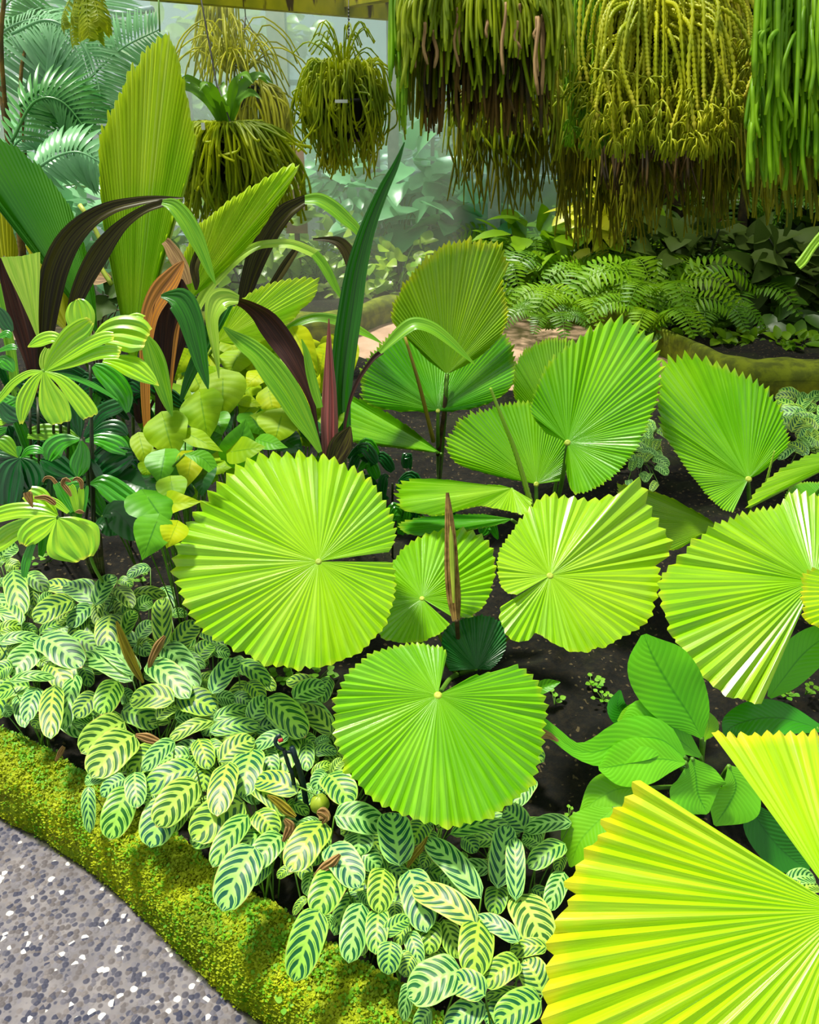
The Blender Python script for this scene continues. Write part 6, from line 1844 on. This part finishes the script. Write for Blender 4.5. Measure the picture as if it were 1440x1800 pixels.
# A: left mass of tassels
dAh = 3.1
hA = thing('hanging_tassel_fern', P(845, 0, dAh), 'dense hanging tassel fern, dark inside, left of the three by the beam end', 'hanging plant', 'hanging tassel ferns')
potmesh(hA, P(845, 20, dAh), .19, .24); hanger(hA, 845, 10, dAh)
mb = MB()
strands(mb, 230, (690, 1008), (-70, 0), lambda x, r: r.uniform(40, 190) - 0.25 * abs(x - 850) * r.random(), dAh - .10, .14, .0066, 1, sway=5, cx=850)
strands(mb, 170, (700, 1000), (-70, -10), lambda x, r: r.uniform(10, 110), dAh - .2, .08, .0066, 11, sway=3, cx=850)
mb.build('bright_tassels', 'tassel_bright', hA)
mb = MB(); strands(mb, 150, (700, 985), (0, 60), lambda x, r: r.uniform(110, 250), dAh + .06, .16, .006, 2, sway=3, cx=850)
mb.build('older_tassels', 'tassel_olive', hA)
mb = MB(); strands(mb, 150, (740, 960), (20, 80), lambda x, r: r.uniform(150, 245), dAh + .0, .16, .006, 3, sway=4, cx=850)
q = mb.build('dead_tassels', 'tassel_dead', hA); q['label'] = 'dead dark brown strands'
mb = MB(); strands(mb, 14, (720, 960), (0, 60), lambda x, r: r.uniform(60, 170), dAh - .24, .03, .006, 4, sway=4, cx=850, pull=0)
mb.build('dry_tassels', 'dry_leaf', hA)
# narrow tassels left of it
hA2 = thing('hanging_tassel_fern', P(700, 0, 2.95), 'thin bundle of straight hanging tassels at the left rim, below the beam end', 'hanging plant', 'hanging tassel ferns')
mb = MB(); strands(mb, 40, (686, 716), (-60, -20), lambda x, r: r.uniform(60, 150), 2.95, .06, .006, 5, sway=2)
strands(mb, 26, (698, 716), (-60, -20), lambda x, r: r.uniform(150, 240), 2.98, .05, .005, 6, sway=2)
mb.build('tassels', 'tassel_green', hA2); hanger(hA2, 702, -30, 2.95, .2)
# B: forked tassels in the middle
dBh = 3.3
hB = thing('hanging_tassel_fern', P(1150, 0, dBh), 'yellow green hanging tassel fern with feathery forked tips, the middle one', 'hanging plant', 'hanging tassel ferns')
potmesh(hB, P(1130, 60, dBh + .05), .16, .2); hanger(hB, 1130, 30, dBh)
mb = MB()
tp = strands(mb, 130, (1040, 1310), (-30, 70), lambda x, r: r.uniform(120, 240), dBh - .12, .16, .0045, 7, sway=9, cx=1150, pull=.6, brush=True)
tp += strands(mb, 90, (1010, 1330), (-60, 10), lambda x, r: r.uniform(60, 170), dBh - .02, .14, .0045, 8, sway=9, cx=1150, pull=.5, brush=True)
mb.build('feathery_tassels', 'tassel_fork', hB)
mb = MB(); forks(mb, tp, rf, .06, .0032, 5)
mb.build('forked_tips', 'tassel_fork', hB)
mb = MB(); strands(mb, 150, (1000, 1330), (-80, 60), lambda x, r: r.uniform(90, 260), dBh + .12, .12, .006, 9, sway=6, cx=1150)
mb.build('inner_tassels', 'tassel_olive', hB)
mb = MB(); tp = strands(mb, 50, (1000, 1060), (-80, 0), lambda x, r: r.uniform(60, 240), dBh - .02, .1, .005, 10, sway=5)
forks(mb, tp[:30], rf, .05, .0028, 4); mb.build('side_tassels', 'tassel_green', hB)
# C: right mass
dCh = 2.75
hC = thing('hanging_tassel_fern', P(1420, 0, dCh), 'smooth green hanging tassel fern cut by the right edge', 'hanging plant', 'hanging tassel ferns')
potmesh(hC, P(1440, 60, dCh + .1), .2, .25); hanger(hC, 1440, 30, dCh)
mb = MB()
strands(mb, 300, (1325, 1560), (-80, 60), lambda x, r: r.uniform(60, 200) + r.random() * max(0, x - 1330) * .9, dCh - .1, .16, .0072, 12, sway=5, cx=1440)
strands(mb, 110, (1316, 1450), (100, 220), lambda x, r: r.uniform(210, 335), dCh - .1, .1, .0066, 13, sway=4, pull=.1)
mb.build('green_tassels', 'tassel_green', hC)
mb = MB(); strands(mb, 120, (1330, 1560), (60, 200), lambda x, r: r.uniform(220, 390), dCh + .2, .12, .006, 14, sway=4)
q = mb.build('older_tassels', 'tassel_olive', hC)
# D..F: farther masses of thin strands
for (nm_, xr, ye_, d_, n_, mt, lb, sd_) in [
    (0, (800, 1000), (220, 380), 4.4, 220, 'tassel_olive', 'farther hanging fern with thin brown strands below the left mass', 31),
    (1, (780, 1010), (200, 300), 4.1, 130, 'basket_fern', 'farther hanging fern with short yellow strands below the left mass', 32),
    (2, (980, 1130), (330, 450), 4.6, 200, 'tassel_olive', 'farther hanging fern with long thin olive strands over the bright yellow shrub', 33),
    (3, (1090, 1300), (260, 420), 4.3, 280, 'tassel_olive', 'farther hanging fern hanging as a dark curtain below the middle mass', 34),
    (4, (1300, 1500), (300, 400), 4.0, 200, 'tassel_olive', 'farther hanging fern with olive strands below the right mass', 35),
    (5, (1040, 1240), (240, 360), 4.0, 110, 'tassel_dead', 'farther hanging fern of dead brown strands beneath the forked tips', 36)]:
    cxx = (xr[0] + xr[1]) / 2
    h_ = thing('hanging_tassel_fern', P(cxx, 60, d_), lb, 'hanging plant', 'hanging tassel ferns')
    mb = MB(); strands(mb, n_, xr, (40, 190), lambda x, r: ye_[0] - 60 + (ye_[1] - ye_[0] + 60) * r.random() ** .8 - .0012 * (x - cxx) ** 2, d_, .18, .0055, sd_, sway=9, cx=cxx)
    mb.build('tassels', mt, h_)
    potmesh(h_, P(cxx, 100, d_), .16, .2); hanger(h_, cxx, 80, d_)
# small basket in front of the glass
dI = 4.3
hI = thing('hanging_basket', P(602, 190, dI), 'small round hanging basket of curly fern in front of the glass', 'hanging plant')
cI = P(605, 172, dI)
potmesh(hI, cI, .17, .2)
mb = MB()
for k in range(520):
    a = rf.uniform(0, 6.28); el = rf.uniform(-.4, 1.2)
    st = cI + np.array([math.cos(a) * .05, math.sin(a) * .05, .02])
    R_ = rf.uniform(.08, .235)
    o1 = cI + np.array([math.cos(a) * R_ * .8, math.sin(a) * R_ * .8, .06 + .10 * el])
    dl = rf.uniform(.0, .34) * (1.15 - .45 * abs(math.cos(a)))
    o2 = cI + np.array([math.cos(a) * R_ * 1.02 + rf.normal(0, .02), math.sin(a) * R_, .02 - dl * .5])
    o3 = cI + np.array([math.cos(a) * R_ * .92 + rf.normal(0, .03), math.sin(a) * R_ + rf.normal(0, .02), .0 - dl])
    C = crom([st, o1, o2 + rf.normal(0, .02, 3), o3], 14)
    mb.tube(C, .0034 * (1 + .5 * (np.arange(14) % 2)), 4)
mb.build('fern_stems', 'basket_fern', hI)
mb = MB()
for k in range(40):
    a = rf.uniform(0, 6.28); h = rf.uniform(.15, .34); s_ = rf.uniform(.05, .22)
    C = crom([cI, cI + np.array([s_ * .3 * math.cos(a), s_ * .3 * math.sin(a), h * .7]), cI + np.array([s_ * .8 * math.cos(a), s_ * .8 * math.sin(a), h]), cI + np.array([s_ * 1.2 * math.cos(a), s_ * 1.2 * math.sin(a), h * .8])], 10)
    mb.tube(C, .0026 * (1 + .6 * (np.arange(10) % 2)), 4)
mb.build('upright_sprigs', 'basket_fern', hI)
mb = MB(); strands(mb, 60, (560, 610), (200, 230), (270, 310), dI + .02, .08, .005, 41, sway=6); strands(mb, 26, (640, 665), (200, 240), (270, 320), dI, .05, .004, 42, sway=6)
mb.build('pale_tassels', 'basket_yellow', hI)
mb = MB(); w0 = P(613, -20, dI)
for dx in (-.13, .0, .13): mb.tube(np.array([P(613, 60, dI), cI + np.array([dx, .05 * (dx == 0), .0])]), .002, 5)
mb.tube(np.array([P(613, 60, dI), w0]), .0025, 5)
for k in range(9):
    mb.tube(np.array([P(612, 14 + 6 * k, dI - .002), P(614, 17 + 6 * k, dI - .002)]), .004, 5)
mb.build('chain', 'wire', hI)
tg = P(600, 178, dI - .26); mb = MB(); mb.box(tg - [.03, .001, .007], tg + [.03, .001, .007]); mb.build('plant_tag', 'tag_white', hI, smooth=False)
# bigger basket behind the pleated leaves
dH = 3.9
cH = P(400, 240, dH)
hH = thing('hanging_basket', cH, 'large hanging basket of spreading strap fern behind the pleated leaves', 'hanging plant')
potmesh(hH, cH, .16, .18)
mb = MB()
for k in range(620):
    a = rf.uniform(0, 6.28); R_ = rf.uniform(.04, .32)
    dl = rf.uniform(.0, .40)
    C = crom([cH + np.array([0, 0, .03]), cH + np.array([math.cos(a) * R_ * .6, math.sin(a) * R_ * .6, .05]), cH + np.array([math.cos(a) * R_ + rf.normal(0, .02), math.sin(a) * R_, -dl * .55]), cH + np.array([math.cos(a) * R_ * 1.1 + rf.normal(0, .03), math.sin(a) * R_, -dl])], 12)
    mb.tube(C, .0048 * (1 + .25 * (np.arange(12) % 2)), 4)
mb.build('drooping_fronds', 'basket_fern', hH)
for k in range(14):
    a = 6.28 * k / 14; R_ = rf.uniform(.1, .2); h = rf.uniform(.14, .26)
    mb = MB(); blade(mb, [cH, cH + np.array([R_ * .4 * math.cos(a), R_ * .4 * math.sin(a), h * .7]), cH + np.array([R_ * math.cos(a), R_ * math.sin(a), h]), cH + np.array([1.4 * R_ * math.cos(a), 1.4 * R_ * math.sin(a), h * .85])], .02, (0, -.8, .4), kind='lance', nseg=14, wave=.5)
    mb.build('crown_leaf', 'fern_dark', hH)
mb = MB(); mb.tube(crom([P(350, -20, dH), P(372, 100, dH), P(383, 160, dH), cH], 10), .004, 5); mb.tube(np.array([P(383, 150, dH), P(410, 230, dH - .15)]), .0035, 5)
mb.build('hanging_wire', 'wire', hH)
tg = P(357, 222, dH - .2); mb = MB(); mb.box(tg - [.008, .001, .014], tg + [.008, .001, .014]); mb.build('plant_tag', 'tag_white', hH, smooth=False)
# yellow one behind it
dY = 4.7; cY = P(440, 160, dY)
hY = thing('hanging_basket', cY, 'pale yellow hanging fern in the mist behind the large basket', 'hanging plant')
mb = MB()
strands(mb, 150, (400, 515), (140, 170), (180, 330), dY, .1, .006, 51, cx=445, pull=.85, sway=5)
strands(mb, 60, (345, 420), (-40, 20), (60, 160), dY + .1, .1, .006, 52, cx=385, pull=.3, sway=8)
mb.build('drooping_fronds', 'basket_yellow', hY)
mb = MB()
for k in range(70):
    a = rf.uniform(0, 6.28); R_ = rf.uniform(.1, .34); h = rf.uniform(.0, .22); c0 = P(rf.choice([400, 430]), 130, dY)
    C = crom([c0, c0 + np.array([math.cos(a) * R_ * .5, math.sin(a) * R_ * .5, h + .06]), c0 + np.array([math.cos(a) * R_, math.sin(a) * R_, h]), c0 + np.array([math.cos(a) * R_ * 1.25, math.sin(a) * R_ * 1.25, h - .12])], 10)
    mb.tube(C, .004, 4)
mb.build('arching_sprigs', 'basket_yellow', hY)
potmesh(hY, P(440, 150, dY), .1, .12); hanger(hY, 440, 140, dY, .3)
# hanging fern at the top left
cT = P(150, -60, 4.0)
hT = thing('hanging_fern', cT, 'yellow green hanging fern at the top edge over the feathery palm', 'hanging plant')
for k in range(12):
    a = 6.28 * k / 12
    x1 = 150 + 28 * math.cos(a) + rf.normal(0, 6); y1 = rf.uniform(40, 85)
    mb = MB(); frond(mb, [cT, P(150 + 12 * math.cos(a), -30, 4.0 + .05 * math.sin(a)), P(x1, y1 * .5, 4 + .1 * math.sin(a)), P(x1 + 3, y1, 4 + .1 * math.sin(a))], 20, lambda x: .045, .009, .3, .5, N=(math.cos(a), -1, .2), rach=.003)
    mb.build('frond', 'basket_fern', hT)
potmesh(hT, cT, .12, .12)
# green wire and stem crossing the pleated leaf tip
mb = MB(); mb.tube(np.array([P(278, -30, 3.0), P(281, 56, 3.0)]), .003, 5)
tag(mb.build('wire', 'stem_green'), 'thin green wire hanging above the tip of the tallest pleated leaf', 'wire')
# yellow leaf tip entering at the right edge
yr = P(1500, 330, 1.7)
q = thing('hanging_leaf', yr, 'bright yellow green leaf tip poking in at the right edge over the dim ferns', 'leaf')
mb, _ = pblade([(1402, 468, 8), (1412, 458, 9), (1424, 440, 8), (1436, 424, 8), (1460, 396, 10), (1500, 330, 12)], 1.7, (0, -.9, .3), nseg=14, pleats=3, pamp=.1)
mb.build('blade', 'fan_yellow', q)

# thin mist at the back of the house
t = newmat('mist')
vs = t.n('VolumeScatter'); vs.inputs['Color'].default_value = (0.93, 1.0, 0.86, 1); vs.inputs['Density'].default_value = 0.075; vs.inputs['Anisotropy'].default_value = 0.2
t.t.links.new(vs.outputs[0], t.out.inputs['Volume'])
mb = MB(); mb.box((-7.0, 4.9, 0.02), (0.35, 9.4, 3.2))
tag(mb.build('mist', 'mist', smooth=False), 'thin pale mist hanging before the glass on the left', 'mist', kind='stuff')
